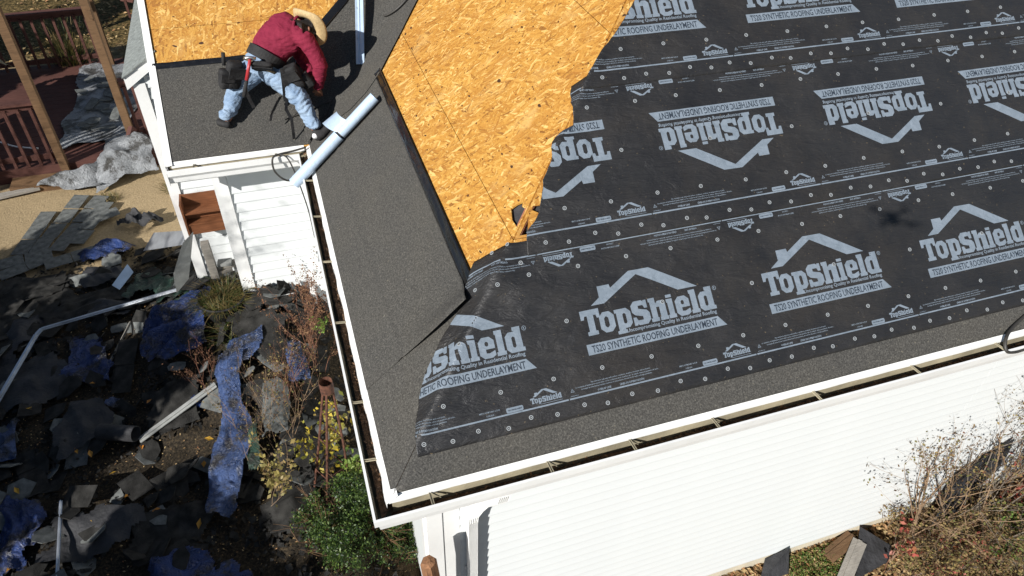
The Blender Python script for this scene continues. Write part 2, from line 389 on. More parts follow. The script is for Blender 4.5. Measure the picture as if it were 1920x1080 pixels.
# little shingled side roof left of the porch rake
zr = lambda x: .325 + (x + 1.45) * .68
def rk(a_, b_, c_, d_): return [(a_, LY - .05, zr(a_)), (b_, LY - .05, zr(b_)), (b_, LY - .05, zr(b_) + .115), (a_, LY - .05, zr(a_) + .115), (a_, LY - .02, zr(a_)), (b_, LY - .02, zr(b_)), (b_, LY - .02, zr(b_) + .115), (a_, LY - .02, zr(a_) + .115)]
MB().add(rk(-1.45, -1.17, 0, 0), [(0, 1, 2, 3), (7, 6, 5, 4), (0, 4, 5, 1), (2, 6, 7, 3), (1, 5, 6, 2), (0, 3, 7, 4)]).build('rake_board', MAT['white'], house)
MB().add([(-1.40, LY, -2.6), (-1.40, 9.4, -2.6), (-1.40, 9.4, .40), (-1.40, LY, .40)], [(0, 1, 2, 3)]).build('wall', MAT['siding'], house)
rowh = .125
for r in range(3):
    x0 = -1.46 + r * rowh * .82; x1 = x0 + rowh; yy = LY - .07; first = True
    while yy < 7.2:
        y2 = min(yy + (.25 if not (first and r % 2) else .14), 7.3)
        za = zr(x0) + .132; zb = zr(x1) + .12
        MB().add([(x0, yy + .003, za), (x1, yy + .003, zb), (x1, y2 - .003, zb), (x0, y2 - .003, za), (x0, yy + .003, za - .01), (x1, yy + .003, zb - .01), (x1, y2 - .003, zb - .01), (x0, y2 - .003, za - .01)],
                 [(0, 1, 2, 3), (7, 6, 5, 4), (0, 4, 5, 1), (1, 5, 6, 2), (2, 6, 7, 3), (3, 7, 4, 0)]).build('roof_shingle', MAT['shingl'], house)
        yy = y2; first = False
# roof underside / old dark deck beneath the boards
d = .1
hx = 7.2
MB().add([Pfront(0, 0, -d), Pfront(9.2, 0, -d), Pfront(9.2, hx * KS, -d), Pfront(hx, hx * KS, -d)], [(0, 1, 2, 3)]).add(
    [Pleft(0, 0, -d), Pleft(hx, hx, -d), Pleft(hx, YP + hx, -d), Pleft(0, YP, -d)], [(0, 1, 2, 3)]).add(
    [Pporch(XR, YP, -d), Pporch(0, YP, -d), Pporch(hx - 2, YP + hx - 2, -d), Pporch(XR, YP + hx - 2, -d)], [(0, 1, 2, 3)]).build('roof_deck', MAT['blackr'], house)
MB().beam(Vector((.3, .3, .3 * PT - .055)), Vector((6, 6, 6 * PT - .055)), .05, .05).build('hip_rafter', MAT['red'], house)
MB().add([Pleft(.9, .98, -.03), Pleft(.955, .985, -.03), Pleft(1.09, 1.12, -.03), Pleft(1.15, 1.19, -.03), Pleft(1.15, 1.26, -.03), Pleft(.9, 1.26, -.03)], [(0, 5, 4, 3, 2, 1)]).add([Pfront(1.06, 1.22, -.034), Pfront(1.26, 1.22, -.034), Pfront(1.26, 1.46, -.034), Pfront(1.1, 1.46, -.034)], [(0, 1, 2, 3)]).build('old_felt', MAT['greyfelt'], house)
# strand board panels: left slope, local a = world y, b = -slope distance
TH = .0125
def osb(poly, fr, fn, holes=()):
    vs, fs = slab(poly, fn, TH, holes)
    me = mesh('osb_panel', vs, fs); o = link('osb_panel', me, MAT['osb'], house); frame(o, *fr); return o
loc = lambda a, b, h: Vector((a, b, h - .002))
SR = [.0, .967, 1.912, 2.86, 3.81]
hole_L = [(1.030, 1.205), (1.062, 1.200), (1.098, 1.178), (1.080, 1.150), (1.086, 1.128), (1.106, 1.122), (1.012, 1.032), (1.008, 1.11)]
for r in range(4):
    x0, x1 = SR[r] + .0015, SR[r + 1] - .0015
    y = [1.35, .4, 1.1, .6][r] - 2.44
    while y < 8:
        pg = [(x0, y + .0015), (x1, y + .0015), (x1, y + 2.4385), (x0, y + 2.4385)]
        pg = clip(pg, -1, 1, -.006)                  # y > x : hip
        pg = clip(pg, 1, -1, YP + .0)                # below the valley
        if len(pg) >= 3:
            hl = []
            if r == 1 and min(p[1] for p in pg) < 1.1: hl = [[(y_, -x_ * KS) for x_, y_ in hole_L]]
            osb([(p[1], -p[0] * KS) for p in pg], FR_L, loc, hl)
        y += 2.44
# front slope: the strip of board showing beside the hip, rest is under the underlayment
fr_hip = lambda s: s / KS + .008
def front_panel(s0, s1, xa, xb):
    pg = [(xa, s0 + .0015), (xb, s0 + .0015), (xb, s1 - .0015), (xa, s1 - .0015)]
    return clip(pg, KS, -1, -.012)
for r in range(5):
    s0, s1 = r * 1.2446, (r + 1) * 1.2446
    x = [-1.2, 0, -.9, .3, -.6][r]
    while x < 9:
        pg = front_panel(s0, s1, x + .0015, min(9.2, x + 2.4385)); x += 2.44
        if len(pg) < 3: continue
        hl = []
        if r == 1 and min(p[0] for p in pg) < 1.0:
            pg2 = [p for p in pg]
            hl = [[(1.135, 1.425), (1.20, 1.418), (1.20, 1.372), (1.159, 1.378), (1.125, 1.40)], [(1.094, 1.365), (1.012, 1.262), (1.065, 1.262)]]
        osb(pg, FR_F, loc, hl)
# porch slope panels
for r in range(3):
    s0, s1 = r * 1.2446, (r + 1) * 1.2446
    for xa, xb in ([(XR, .0), (.0, 2.44), (2.44, 4.9)] if r % 2 == 0 else [(XR, -.35), (-.35, 2.09), (2.09, 4.5)]):
        pg = [(xa + .0015, s0), (xb, s0), (xb, s1 - .003), (xa + .0015, s1 - .003)]
        pg = clip(pg, -KS, 1, -.01)                  # s/KS > x : left of the valley
        if len(pg) >= 3: osb(pg, FR_P, loc)
# white drip edges (flange on the deck edge, drip face)
def strip_faces(mb, rows):
    for a, b in zip(rows, rows[1:]):
        mb.add([a[0], b[0], b[1], a[1]], [(0, 1, 2, 3)])
rnd = random.Random(3)
def drip(p0, p1, out, sl, name='drip_edge', w=.024, drop=.055, n=40, wob=.004):
    mb = MB(); rows = []
    for i in range(n + 1):
        t = i / n; p = Vector(p0).lerp(Vector(p1), t)
        o2 = Vector(out); q_ = wob * nz(t * 14, p.x + p.y)
        a = p - o2 * .03 + Vector((0, 0, sl * .03 + .0005)); b = p + o2 * (w + q_) + Vector((0, 0, .0005 - sl * w)); c = b + o2 * .004 + Vector((0, 0, -drop))
        rows.append((a, b, c))
    for a, b in zip(rows, rows[1:]):
        mb.add([*a, *b], [(0, 1, 4, 3), (1, 2, 5, 4)])
    return mb.build(name, MAT['white'], house)
drip((-.02, 0, 0), (3.5, 0, 0), (0, -1, 0), PT, w=.012, drop=.024, n=60); drip((3.49, -.002, .001), (9.2, -.002, .001), (0, -1, 0), PT, w=.012, drop=.024)
drip((0, -.02, 0), (0, 2.0, 0), (-1, 0, 0), PT, w=.03, wob=.01); drip((-.002, 1.98, .001), (-.002, YP + .05, .001), (-1, 0, 0), PT, w=.03, wob=.006)
drip((XR, YP, 0), (-.05, YP, 0), (0, -1, 0), PT, drop=.03, w=.012)
# porch rake trim
mb = MB(); rows = []
for i in range(41):
    y = YP - .02 + i * .1; b_ = .006 * nz(y * 1.7, 5)
    a = Pporch(XR + .012, y, .014); b = Pporch(XR - .045 + b_, y, .014); c = b + Vector((0, 0, -.09)); rows.append((a, b, c))
for a, b in zip(rows, rows[1:]): mb.add([*a, *b], [(0, 3, 4, 1), (1, 4, 5, 2)])
mb.build('rake_trim', MAT['white'], house)
MB().add([Pporch(XR - .012, YP, -.005), Pporch(XR - .012, YP + 4, -.005), Pporch(XR - .012, YP + 4, -.005) + Vector((0, 0, -.15)), Pporch(XR - .012, YP, -.005) + Vector((0, 0, -.12))], [(0, 1, 2, 3)]).build('rake_board', MAT['white'], house)

# ------------------------------------------------------------------ felts
def sheet(name, fn, us, vs_, th, mat, parent=None, smooth=True):
    """grid sheet with a turned-down border; fn(u,v)->(P, normal)"""
    top = [[Vector(fn(u, v)) for u in us] for v in vs_]
    nu, nv = len(us), len(vs_)
    V = [p for row in top for p in row]; F = [(j * nu + i, j * nu + i + 1, (j + 1) * nu + i + 1, (j + 1) * nu + i) for j in range(nv - 1) for i in range(nu - 1)]
    me = mesh(name, V, F, smooth); o = link(name, me, mat, parent)
    if th:
        md = o.modifiers.new('thickness', 'SOLIDIFY'); md.thickness = th; md.offset = -1
    return o
def rng(a, b, n): return [a + (b - a) * i / n for i in range(n + 1)]
# front eave felt
def f_front(u, v):
    s = v; x = s / KS + (9.1 - s / KS) * u
    return Pfront(x, s, .0055 + .0012 * nz(x * 3, s * 3))
sheet('roofing_felt', f_front, rng(0, 1, 160), rng(.012, .93, 22), .002, MAT['felt'])
meta(bpy.data.objects['roofing_felt'], 'grey granular felt strip along the long front eave, half under the black printed sheet', 'roofing felt', 'granular felt sheets on the roof')
# lower left corner felt
def f_low(u, v):
    x = .004 + .728 * u; y0 = max(x, .012); y1 = max(x + .02, .80 + .16 * ss(.1, .4, x))
    y = y0 + (y1 - y0) * v
    return Pleft(x, y, .005 + .004 * max(0, nz(x * 5, y * 5, 2)) - .001)
o = sheet('roofing_felt', f_low, rng(0, 1, 40), rng(0, 1, 40), .002, MAT['felt'])
meta(o, 'grey granular felt corner piece wrapped over the lower hip beside the left gutter', 'roofing felt', 'granular felt sheets on the roof')
# long left slope felt with its lifted lower end
def f_left(u, v):
    x = .004 + .661 * u
    y0 = .757 + .015 * math.sin(x * 9); y1 = min(YP + x + .02, 3.95)
    t = v ** 1.5; y = y0 + (y1 - y0) * t
    lift = .062 * ss(.14, .62, x) * math.exp(-((y - y0) / .13) ** 2)
    crease = .008 * math.exp(-((x - .215 - .02 * math.sin(y * 2)) / .012) ** 2)
    return Pleft(x, y, .0085 + lift + crease + .0016 * nz(x * 5, y * 3, 4) + .0008 * nz(x * 16, y * 9) + .004 * math.exp(-((x - .50 + .03 * math.sin(y * 3)) / .008) ** 2) * ss(1.2, 1.8, y) * ss(2.9, 2.3, y))
o = sheet('roofing_felt', f_left, rng(0, 1, 48), rng(0, 1, 130), .002, MAT['felt'])
meta(o, 'long grey granular felt strip down the left slope, its lower end lifting open', 'roofing felt', 'granular felt sheets on the roof')
def f_bl(u, v):
    x = .662 + .056 * u; y0 = .80 + .19 * u + .03 * math.sin(u * 5); y = y0 + (3.86 - y0) * v
    h = .010 + .006 * nz(y * 3, u * 2) + .004 * nz(y * 9, u * 3) + .012 * u * (1 + .4 * nz(y * 5, 7)) + .05 * ss(.4, .0, y - .8) * 0
    return Pleft(x, y, h)
sheet('release_strip', f_bl, rng(0, 1, 6), rng(0, 1, 120), .0015, MAT['black'], o)
# porch felt
def f_porch(u, v):
    s0, s1 = .010, .885
    s = s0 + (s1 - s0) * v; y = YP + s / KS
    xl = XR - .012 + .008 * nz(s * 3, 1) ; xr_ = min(.20, -.0 + s / KS + .0) if s > 0 else 0
    xr_ = max(xr_, -.02); x = xl + (xr_ - xl) * u
    return Pporch(x, y, .006 + .001 * nz(x * 4, s * 4) + .003 * math.exp(-((s - .32 - .02 * x) / .01) ** 2))
o = sheet('roofing_felt', f_porch, rng(0, 1, 60), rng(0, 1, 44), .002, MAT['felt'])
meta(o, 'flat grey granular felt on the porch roof under the roofer\'s left foot', 'roofing felt', 'granular felt sheets on the roof')
def f_bp(u, v):
    s = .862 + .052 * v; x = XR - .01 + (.12 - XR) * u
    return Pporch(x, YP + s / KS, .009 + .007 * nz(x * 4, v * 2) + .004 * nz(x * 13, v * 3, 2) + .008 * v)
sheet('release_strip', f_bp, rng(0, 1, 80), rng(0, 1, 5), .0015, MAT['black'], o)
# valley felt, folded in the valley
VD = Vector((1, 1, PT)).normalized(); V0 = Vector((0, YP, 0))
EL = VD.cross(NL).normalized(); EL = EL if EL.y < 0 else -EL          # away from the valley, down-left slope side
EP = VD.cross(NF).normalized(); EP = EP if EP.x < 0 else -EP
RGT = [(-.06, .0), (.0, .0), (.148, .044), (.25, .22), (.364, .37), (.55, .47), (.76, .51), (1.6, .443), (5, .45)]
LFT = [(-.06, .0), (.0, .01), (.1, .10), (.4, .36), (.76, .50), (1.42, .41), (5, .42)]
def val_pt(t, b, h):
    bend = .03 * math.exp(-(b / .07) ** 2)
    P = V0 + VD * t + (EL * b if b > 0 else EP * (-b))
    n = NL if b > 0 else NF
    return P + n * h + Vector((0, 0, bend))
def f_val(u, v):
    t = -.03 + 4.4 * v; rg = interp(RGT, t); lf = interp(LFT, t)
    b = -lf + (lf + rg) * u
    return val_pt(t, b, .011 + .0025 * nz(t * 3, b * 4, 5) + .006 * math.exp(-((b - rg) / .03) ** 2))
o = sheet('valley_felt', f_val, rng(0, 1, 44), rng(0, 1, 110), .002, MAT['felt'])
meta(o, "grey granular felt folded into the valley beneath the roofer's shadow", 'roofing felt', 'granular felt sheets on the roof')
def f_bv(u, v):
    t = .62 + 3.6 * v; lf = interp(LFT, t)
    return val_pt(t, -(lf - .055 + .075 * u), .017 + .006 * nz(t * 5, u) + .008 * u)
sheet('release_strip', f_bv, rng(0, 1, 5), rng(0, 1, 90), .0015, MAT['black'], o)

# ------------------------------------------------------------------ printed underlayment
PER = 1.23982
def wrink(x, s):
    r = math.hypot(x - s / KS, 0) ; a = math.exp(-max(0, x - s / KS - .05) * 1.1)
    h = .0012 * nz(x * 3, s * 7, 1)
    h += a * (.015 * abs(nz(x * 2.2 + s * 1.5, s * 5 - x * 1.6, 2)) + .006 * abs(nz(x * 6 + s * 3, s * 9 - x * 4, 5)))
    # fold fan running up from the hip
    d2 = (x - .52) * .6 - (s - .45) * .8
    h += .016 * a * math.exp(-(nz(x * 1.3, s * 1.3, 8) * .12 + (s - 1.0) * .55 + (x - .95) * .35) ** 2 / .006) * ss(.55, .7, x)
    return h
def sheetP(x, s, h):
    """sheet coordinates -> world, wrapped round the hip"""
    P = Pfront(x, s, 0); c = x - s / KS
    b = .04                                # half width of the soft bend
    n = NF
    if c < 0:
        q_ = Quaternion(HIP, FOLD); P = q_ @ P; n = NL
        if c > -b: n = (NL * (.5 - c / b / 2) + NF * (.5 + c / b / 2)).normalized()
    elif c < b: n = (NF * (.5 + c / b / 2) + NL * (.5 - c / b / 2)).normalized()
    rr = .010 * math.exp(-(c / .05) ** 2)
    return P + n * (h + rr * .6)
EDGE1 = [(.165, .172), (.184, .176), (.366, .199), (.522, .230), (.642, .276), (.721, .340), (.80, .405), (.862, .469), (.925, .533), (1.036, .583), (1.139, .654), (1.225, .70), (1.2525, .733)]
EDGE2 = [(1.15, 1.03), (1.271, 1.05), (1.33, 1.12), (1.381, 1.16), (1.453, 1.188), (1.564, 1.232), (1.686, 1.321), (1.818, 1.36), (1.85, 1.431), (1.869, 1.499), (2.004, 1.541), (2.074, 1.548), (2.127, 1.554), (2.3, 1.60)]
EDGE3 = [(2.10, 1.62), (2.173, 1.674), (2.348, 1.83), (2.465, 1.954), (2.673, 2.143), (3.2, 2.58)]
EDGE4 = [(3.0, 2.5), (4.3, 3.45)]
B0 = .166
SH = []
for k_, (ed, org, flip) in enumerate(((EDGE1, (.010, .49), 1), (EDGE2, (1.697, 1.890), -1), (EDGE3, (1.673, 2.4235), 1), (EDGE4, (1.697, 1.890 + 2 * .9688), -1))):
    b0 = B0 + k_ * .9688 - (.003 if k_ else 0)
    SH.append(dict(ed=ed, o=org, f=flip, b0=b0, b1=b0 + 1.056, h=.009 + .0028 * k_))
def xl(k_, s):
    return interp(SH[k_]['ed'], s) + .006 * nz(s * 22, k_) + .003 * nz(s * 70, k_)
def on_sheet(k_, x, s, e=0):
    S_ = SH[k_]; h = S_['h'] + wrink(x, s) + e
    if e: e += .0012 + .0045 * math.exp(-((x - s / KS) / .07) ** 2)
    return sheetP(x, s, h)
names = ['lowest black printed underlayment course, wrapped round the hip above the front eave', 'second black printed underlayment course from the eave, its big lettering upside down',
         'third black printed underlayment course from the eave, lettering cut by the top of the view', 'topmost black printed underlayment course, near the upper end of the front slope']
label_tail = 0
def oct_(x0, y0, x1, y1, c): return [(x0 + c, y0), (x1 - c, y0), (x1, y0 + c), (x1, y1 - c), (x1 - c, y1), (x0 + c, y1), (x0, y1 - c), (x0, y0 + c)]
GLY = [  # outline, holes (cm)
 ([(0,26),(12,26),(12,20.6),(10.1,20.6),(9.6,22.6),(8,22.6),(8,13.4),(9.3,13.2),(9.3,11),(2.7,11),(2.7,13.2),(4,13.4),(4,22.6),(2.4,22.6),(1.9,20.6),(0,20.6)], []),
 (oct_(11.3,10.9,20.6,23,2.6), [oct_(14.3,13.7,17.0,20.2,1.0)]),
 ([(21.2,22.8),(29,22.8),(31.4,20.4),(31.4,13.4),(29.2,11.1),(26.3,11.1),(26.3,10.2),(27.2,10),(27.2,8.2),(21.1,8.2),(21.1,10),(22.2,10.2),(22.2,20.7),(21.2,20.7)], [oct_(26,13.7,28.1,19.9,.7)]),
 ([(43,25.2),(43,20.4),(41,20.4),(40.2,22.4),(37,22.4),(37,20.6),(42.2,19.2),(43.7,17.3),(43.7,13.2),(41.2,10.9),(35.6,10.9),(34.5,11.8),(34.5,11),(32.4,11),(32.4,15.9),(34.4,15.9),(35.3,13.8),(38.9,13.8),(38.9,15.8),(34.2,17.1),(32.4,19.1),(32.4,23.1),(34.8,25.4),(39.8,25.4),(41,24.5),(41,25.2)], []),
 ([(44.2,25.3),(48.6,25.3),(48.6,21.6),(50.2,23),(53,23),(54.9,21.2),(54.9,13.2),(55.4,13.2),(55.4,11),(50.1,11),(50.1,13.2),(50.6,13.2),(50.6,19.4),(48.6,19.4),(48.6,13.2),(49.2,13.2),(49.2,11),(44.0,11),(44.0,13.2),(44.9,13.2),(44.9,23.1),(44.2,23.1)], []),
 ([(55.9,22.8),(60,22.8),(60,13.2),(60.8,13.2),(60.8,11),(55.8,11),(55.8,13.2),(56.5,13.2),(56.5,20.7),(55.9,20.7)], []),
 ([(56.2,25.4),(60,25.4),(60,23.6),(56.2,23.6)], []),
 ([(64,22.9),(68.4,22.9),(70.8,20.6),(70.8,16),(65.4,16),(65.4,13.8),(67.2,13.6),(70.6,14.8),(70.8,12.2),(68.6,10.9),(63.8,10.9),(61.5,13.2),(61.5,20.5)], [oct_(65.3,17.7,67.3,20.3,.6)]),
 ([(71.6,25.4),(76,25.4),(76,13.2),(76.8,13.2),(76.8,11),(71.4,11),(71.4,13.2),(72.2,13.2),(72.2,23.2),(71.6,23.2)], []),
 ([(82.3,25.3),(87,25.3),(87,13.2),(88,13.2),(88,11),(79.6,11),(77.4,13.2),(77.4,20.6),(79.6,22.8),(83.1,22.8),(83.1,23.1),(82.3,23.1)], [oct_(81.1,13.7,83.1,20.1,.7)])]
ICON = [(8.1,28),(14.4,32),(14.6,38.6),(22.4,38.6),(22.8,36.3),(36.7,44.2),(50,44),(78.6,27),(65.5,27.1),(41,41.4),(16.8,28)]
def circ(cx, cy, r, n=14): return [(cx + r * math.cos(2 * PI * i / n), cy + r * math.sin(2 * PI * i / n)) for i in range(n)]
def poly_mesh(polys):
    V = []; F = []
    for out, holes in polys:
        loops = [[Vector((p[0], p[1], 0)) for p in l] for l in [out, *holes]]
        fl = [p for l in loops for p in l]; b = len(V)
        for t in tessellate_polygon(loops):
            a_, b_, c_ = [fl[i] for i in t]
            if (b_ - a_).cross(c_ - a_).z < 0: t = (t[0], t[2], t[1])
            F.append(tuple(i + b for i in t))
        V += [(p.x, p.y) for p in fl]
    return V, F
def text_geo(s, size, x=0, y=0, width=None, bold=0.0, align='LEFT', resu=2):
    cu = bpy.data.curves.new('t', 'FONT'); cu.body = s; cu.size = size; cu.align_x = align; cu.resolution_u = resu; cu.offset = bold
    o = bpy.data.objects.new('t', cu); COL.objects.link(o)
    dg = bpy.context.evaluated_depsgraph_get(); me = bpy.data.meshes.new_from_object(o.evaluated_get(dg))
    V = [(v.co.x, v.co.y) for v in me.vertices]; F = [tuple(p.vertices) for p in me.polygons]
    bpy.data.objects.remove(o); bpy.data.curves.remove(cu); bpy.data.meshes.remove(me)
    if V:
        w_ = max(v[0] for v in V) - min(v[0] for v in V); x0 = min(v[0] for v in V)
        k_ = (width / w_) if width else 1
        V = [(x + (v[0] - x0) * k_, y + v[1]) for v in V]
    return V, F
def join(*gs):
    V = []; F = []
    for v, f in gs:
        b = len(V); V += list(v); F += [tuple(i + b for i in t) for t in f]
    return V, F
def scale(g, k, dx=0, dy=0): return [(x * k + dx, y * k + dy) for x, y in g[0]], g[1]
def grid_cut(g, st):
    bm = bmesh.new(); vv = [bm.verts.new((x, y, 0)) for x, y in g[0]]
    for f in g[1]:
        try: bm.faces.new([vv[i] for i in f])
        except ValueError: pass
    xs = [v.co.x for v in bm.verts]; ys = [v.co.y for v in bm.verts]
    for ax, lo, hi in ((0, min(xs), max(xs)), (1, min(ys), max(ys))):
        c = math.ceil(lo / st) * st
        while c < hi:
            co = (c, 0, 0) if ax == 0 else (0, c, 0); no = (1, 0, 0) if ax == 0 else (0, 1, 0)
            bmesh.ops.bisect_plane(bm, geom=bm.verts[:] + bm.edges[:] + bm.faces[:], plane_co=co, plane_no=no); c += st
    bm.verts.index_update()
    V = [(v.co.x, v.co.y) for v in bm.verts]; F = [tuple(v.index for v in f.verts) for f in bm.faces]; bm.free(); return V, F
logo = scale(poly_mesh(GLY + [(ICON, [])] + [([(0, 0), (-.1, 6.25), (86.9, 6.25), (91.8, -.1)], [])] + [(circ(89.5, 23.6, 1.35), [circ(89.5, 23.6, 1.05)])]), .01)
BIG = grid_cut(logo, .035); BIGF = grid_cut(logo, .013); _n = 0
TAG = join(text_geo('Uncompromising Quality in Residential Roofing', .031, .266, .083, .605, .0006), text_geo('R', .016, .8905, .231, .009, .0008))
BAR_ = text_geo('TS20 SYNTHETIC ROOFING UNDERLAYMENT', .0595, .028, .0105, .83, .0008)
BAR = BAR_
small_logo = join(scale(poly_mesh(GLY), .00212, -.224, .0), scale(poly_mesh([(ICON, [])]), .00212, -.224, .0), poly_mesh([([(-.170, .0125), (-.170, .0145), (-.036, .0145), (-.036, .0125)], [])]))
pill = grid_cut(poly_mesh([([(x_, y_) for x_, y_ in [(-.372, .012), (-.368, .006), (-.277, .006), (-.272, .012), (-.272, .028), (-.277, .034), (-.368, .034), (-.372, .028)]], [])]), .02)
pill_txt = text_geo('TS20 UNDERLAYMENT', .010, -.365, .0165, .086, .0003, resu=1)
FINE = join(pill, text_geo('MEETS ASTM D4869 & E108', .0125, -.525, .032, .118, .0002, resu=1), text_geo('CCRR-0205', .0125, -.49, .012, .045, .0002, resu=1),
    poly_mesh([([(.018, .035), (.043, .035), (.0305, .056)], [[(.0225, .0375), (.0305, .0515), (.0385, .0375)]])]), poly_mesh([([(.0295, .040), (.0315, .040), (.0315, .047), (.0295, .047)], [])]),
    text_geo('Slip resistance may vary with surface conditions, weather, footwear and roof pitch.', .0112, .15, .066, .38, .0002, resu=1),
    text_geo('La resistencia al deslizamiento puede variar con las condiciones de la superficie, tipo de calzado, clima y la pendiente del techo.', .0112, .052, .052, .53, .0002, resu=1),
    text_geo('La lengua de advertencia requiere mantener la temperatura, directrices del techo a la baja pendiente.', .0112, .085, .038, .45, .0002, resu=1),
    text_geo('OVERLAP LINE', .0155, .18, .012, .085, .0005, resu=1), text_geo('L\u00cdNEA DE SUPERPOSICI\u00d3N', .0155, .322, .012, .155, .0005, resu=1),
    text_geo('www.topshield.com', .008, .012, .012, .05, .0002, resu=1))
TAGF = grid_cut(TAG, .02); BARF = grid_cut(BAR, .02)
line_bar = grid_cut(poly_mesh([([(.0035, -.0045), (.0035, .0042), (PER - .0035, .0042), (PER - .0035, -.0045)], [])]), .03)
XMAX = 8.6
def put(geo, name, k_, x0, s0, f, e, mat, parent, kind=None, thin=False):
    """print geometry in roll coordinates at (x0,s0), f=-1 turned by 180 degrees"""
    xs = [x0 + f * u for u, v in geo[0]]; sv = [s0 + f * v for u, v in geo[0]]
    if max(xs) < interp(SH[k_]['ed'], s0) - .02 or min(xs) > XMAX: return
    pts = []; xe = []
    for x, s in zip(xs, sv):
        ex = xl(k_, s) + .002
        if x < ex: xe.append(1); x = ex
        else: xe.append(0)
        pts.append(on_sheet(k_, x, s, e))
    fs = [t for t in geo[1] if not all(xe[i] for i in t)]
    if not fs: return
    used = sorted({i for t in fs for i in t}); mp = {j: i for i, j in enumerate(used)}
    me = mesh(name, [pts[i] for i in used], [tuple(mp[i] for i in t) for t in fs])
    o = link(name, me, mat, parent)
    if kind: o['kind'] = kind
    return o
# cap nail: washer ring and centre (shared meshes)
def lathe(mb, prof, n=14, cz=0):
    b = len(mb.v)
    for r, z in prof:
        for i in range(n): mb.v.append((r * math.cos(2 * PI * i / n), r * math.sin(2 * PI * i / n), z))
    for j in range(len(prof) - 1):
        for i in range(n): mb.f.append((b + j * n + i, b + j * n + (i + 1) % n, b + (j + 1) * n + (i + 1) % n, b + (j + 1) * n + i))
    return mb
nm = MB(); lathe(nm, [(.0128, 0), (.0124, .0016), (.0090, .0016), (.0084, .0007)]); me_ring = mesh('cap_nail', nm.v, nm.f)
nm = MB(); lathe(nm, [(.0088, .0006), (.0086, .0010), (.0002, .0010)], 12); lathe(nm, [(.0036, .0010), (.0034, .0018), (.0001, .0018)], 8); me_cen = mesh('nail_head', nm.v, nm.f)
me_cen.materials.append(MAT['nailc']); me_cen.materials.append(MAT['nail'])
for p_ in me_cen.polygons:
    if p_.index >= 24: p_.material_index = 1
nr = random.Random(11)
def vis_x(x, s):
    P = Pfront(x, s) - CAM_P; R_ = [Vector(r) for r in CAM_R]
    d = -P.dot(R_[2])
    if d <= .1: return False
    u = 1339.67 * P.dot(R_[0]) / d; v = 1339.67 * P.dot(R_[1]) / d
    return abs(u) < 985 and abs(v) < 565
for k_ in range(4):
    S_ = SH[k_]
    svs = rng(S_['b0'], S_['b1'], 44)
    def f_u(u, s, k_=k_):
        x0 = xl(k_, s); x = x0 + (XMAX + .05 - x0) * (u ** 1.35)
        return on_sheet(k_, x, s)
    us = rng(0, 1, 210 if k_ < 3 else 60)
    o = sheet('underlayment_sheet', f_u, us, svs, .001, MAT['underlay'])
    meta(o, names[k_], 'underlayment', 'courses of black printed underlayment')
    if k_ < 3:
        ox, os_ = S_['o']; f = S_['f']
        for i in range(-1, 8):
            X = ox + i * PER
            if X - 1.3 > 6.6: continue
            lg = put(BIGF if (k_ == 0 and X < .5) else BIG, 'printed_logo', k_, X, os_, f, .0014, MAT['ink'], o)
            if lg:
                put(TAGF if (k_ == 0 and X < .5) else TAG, 'printed_tagline', k_, X, os_, f, .0015, MAT['ink'], lg, 'stuff')
                put(BARF if (k_ == 0 and X < .5) else BAR, 'printed_lettering', k_, X, os_, f, .0021, MAT['inkdark'], lg, 'stuff')
            # edge strips: lower one reads upright, upper one upside down (relative to the roll)
            for (bu, bv, ff) in ((-.178, -.217, 1), (-.171, .640, -1)):
                sx = X + f * bu; sv_ = os_ + f * bv; fz = f * ff
                kk = 'lap' 
                put(line_bar, 'overlap_line', k_, sx, sv_, fz, .0009, MAT['ink'], o)
                sl_ = put(small_logo, 'printed_small_logo', k_, sx, sv_, fz, .0011, MAT['ink'], o)
                put(FINE, 'printed_fine_text', k_, sx, sv_, fz, .0010, MAT['ink'], o, 'stuff')
                put(pill_txt, 'printed_pill_text', k_, sx, sv_, fz, .0018, MAT['inkdark'], o, 'stuff')
    # nails
    spots = []
    b0 = S_['b0']
    for i in range(60):
        x = .22 + .155 * i; spots.append((x, b0 + (.038 if i % 2 else .058)))
    for i in range(30):
        off = [0, .0, .16, .0][k_]
        spots.append((1.0 + .313 * (i - 3) + off * 0, b0 + .238)); spots.append((1.0 + .313 * (i - 3), b0 + .85))
        if i % 2: spots.append((1.16 + .31 * (i - 3), b0 + .543))
    if k_ == 0: spots += [(.83, 1.21), (.93, 1.215), (.98, 1.10), (.80, 1.0)]
    for x, s in spots:
        x += nr.uniform(-.012, .012); s += nr.uniform(-.006, .006)
        if x < xl(k_, s) + .02 or not vis_x(x, s) : continue
        P = on_sheet(k_, x, s, .0012); c = x - s / KS; n = NL if c < 0 else NF
        q_ = n.to_track_quat('Z', 'Y') @ Quaternion((0, 0, 1), nr.uniform(0, 6))
        ring = link('cap_nail', me_ring, MAT['nail'], o); ring.location = P; ring.rotation_mode = 'QUATERNION'; ring.rotation_quaternion = q_
        cc = link('nail_head', me_cen, None, ring)
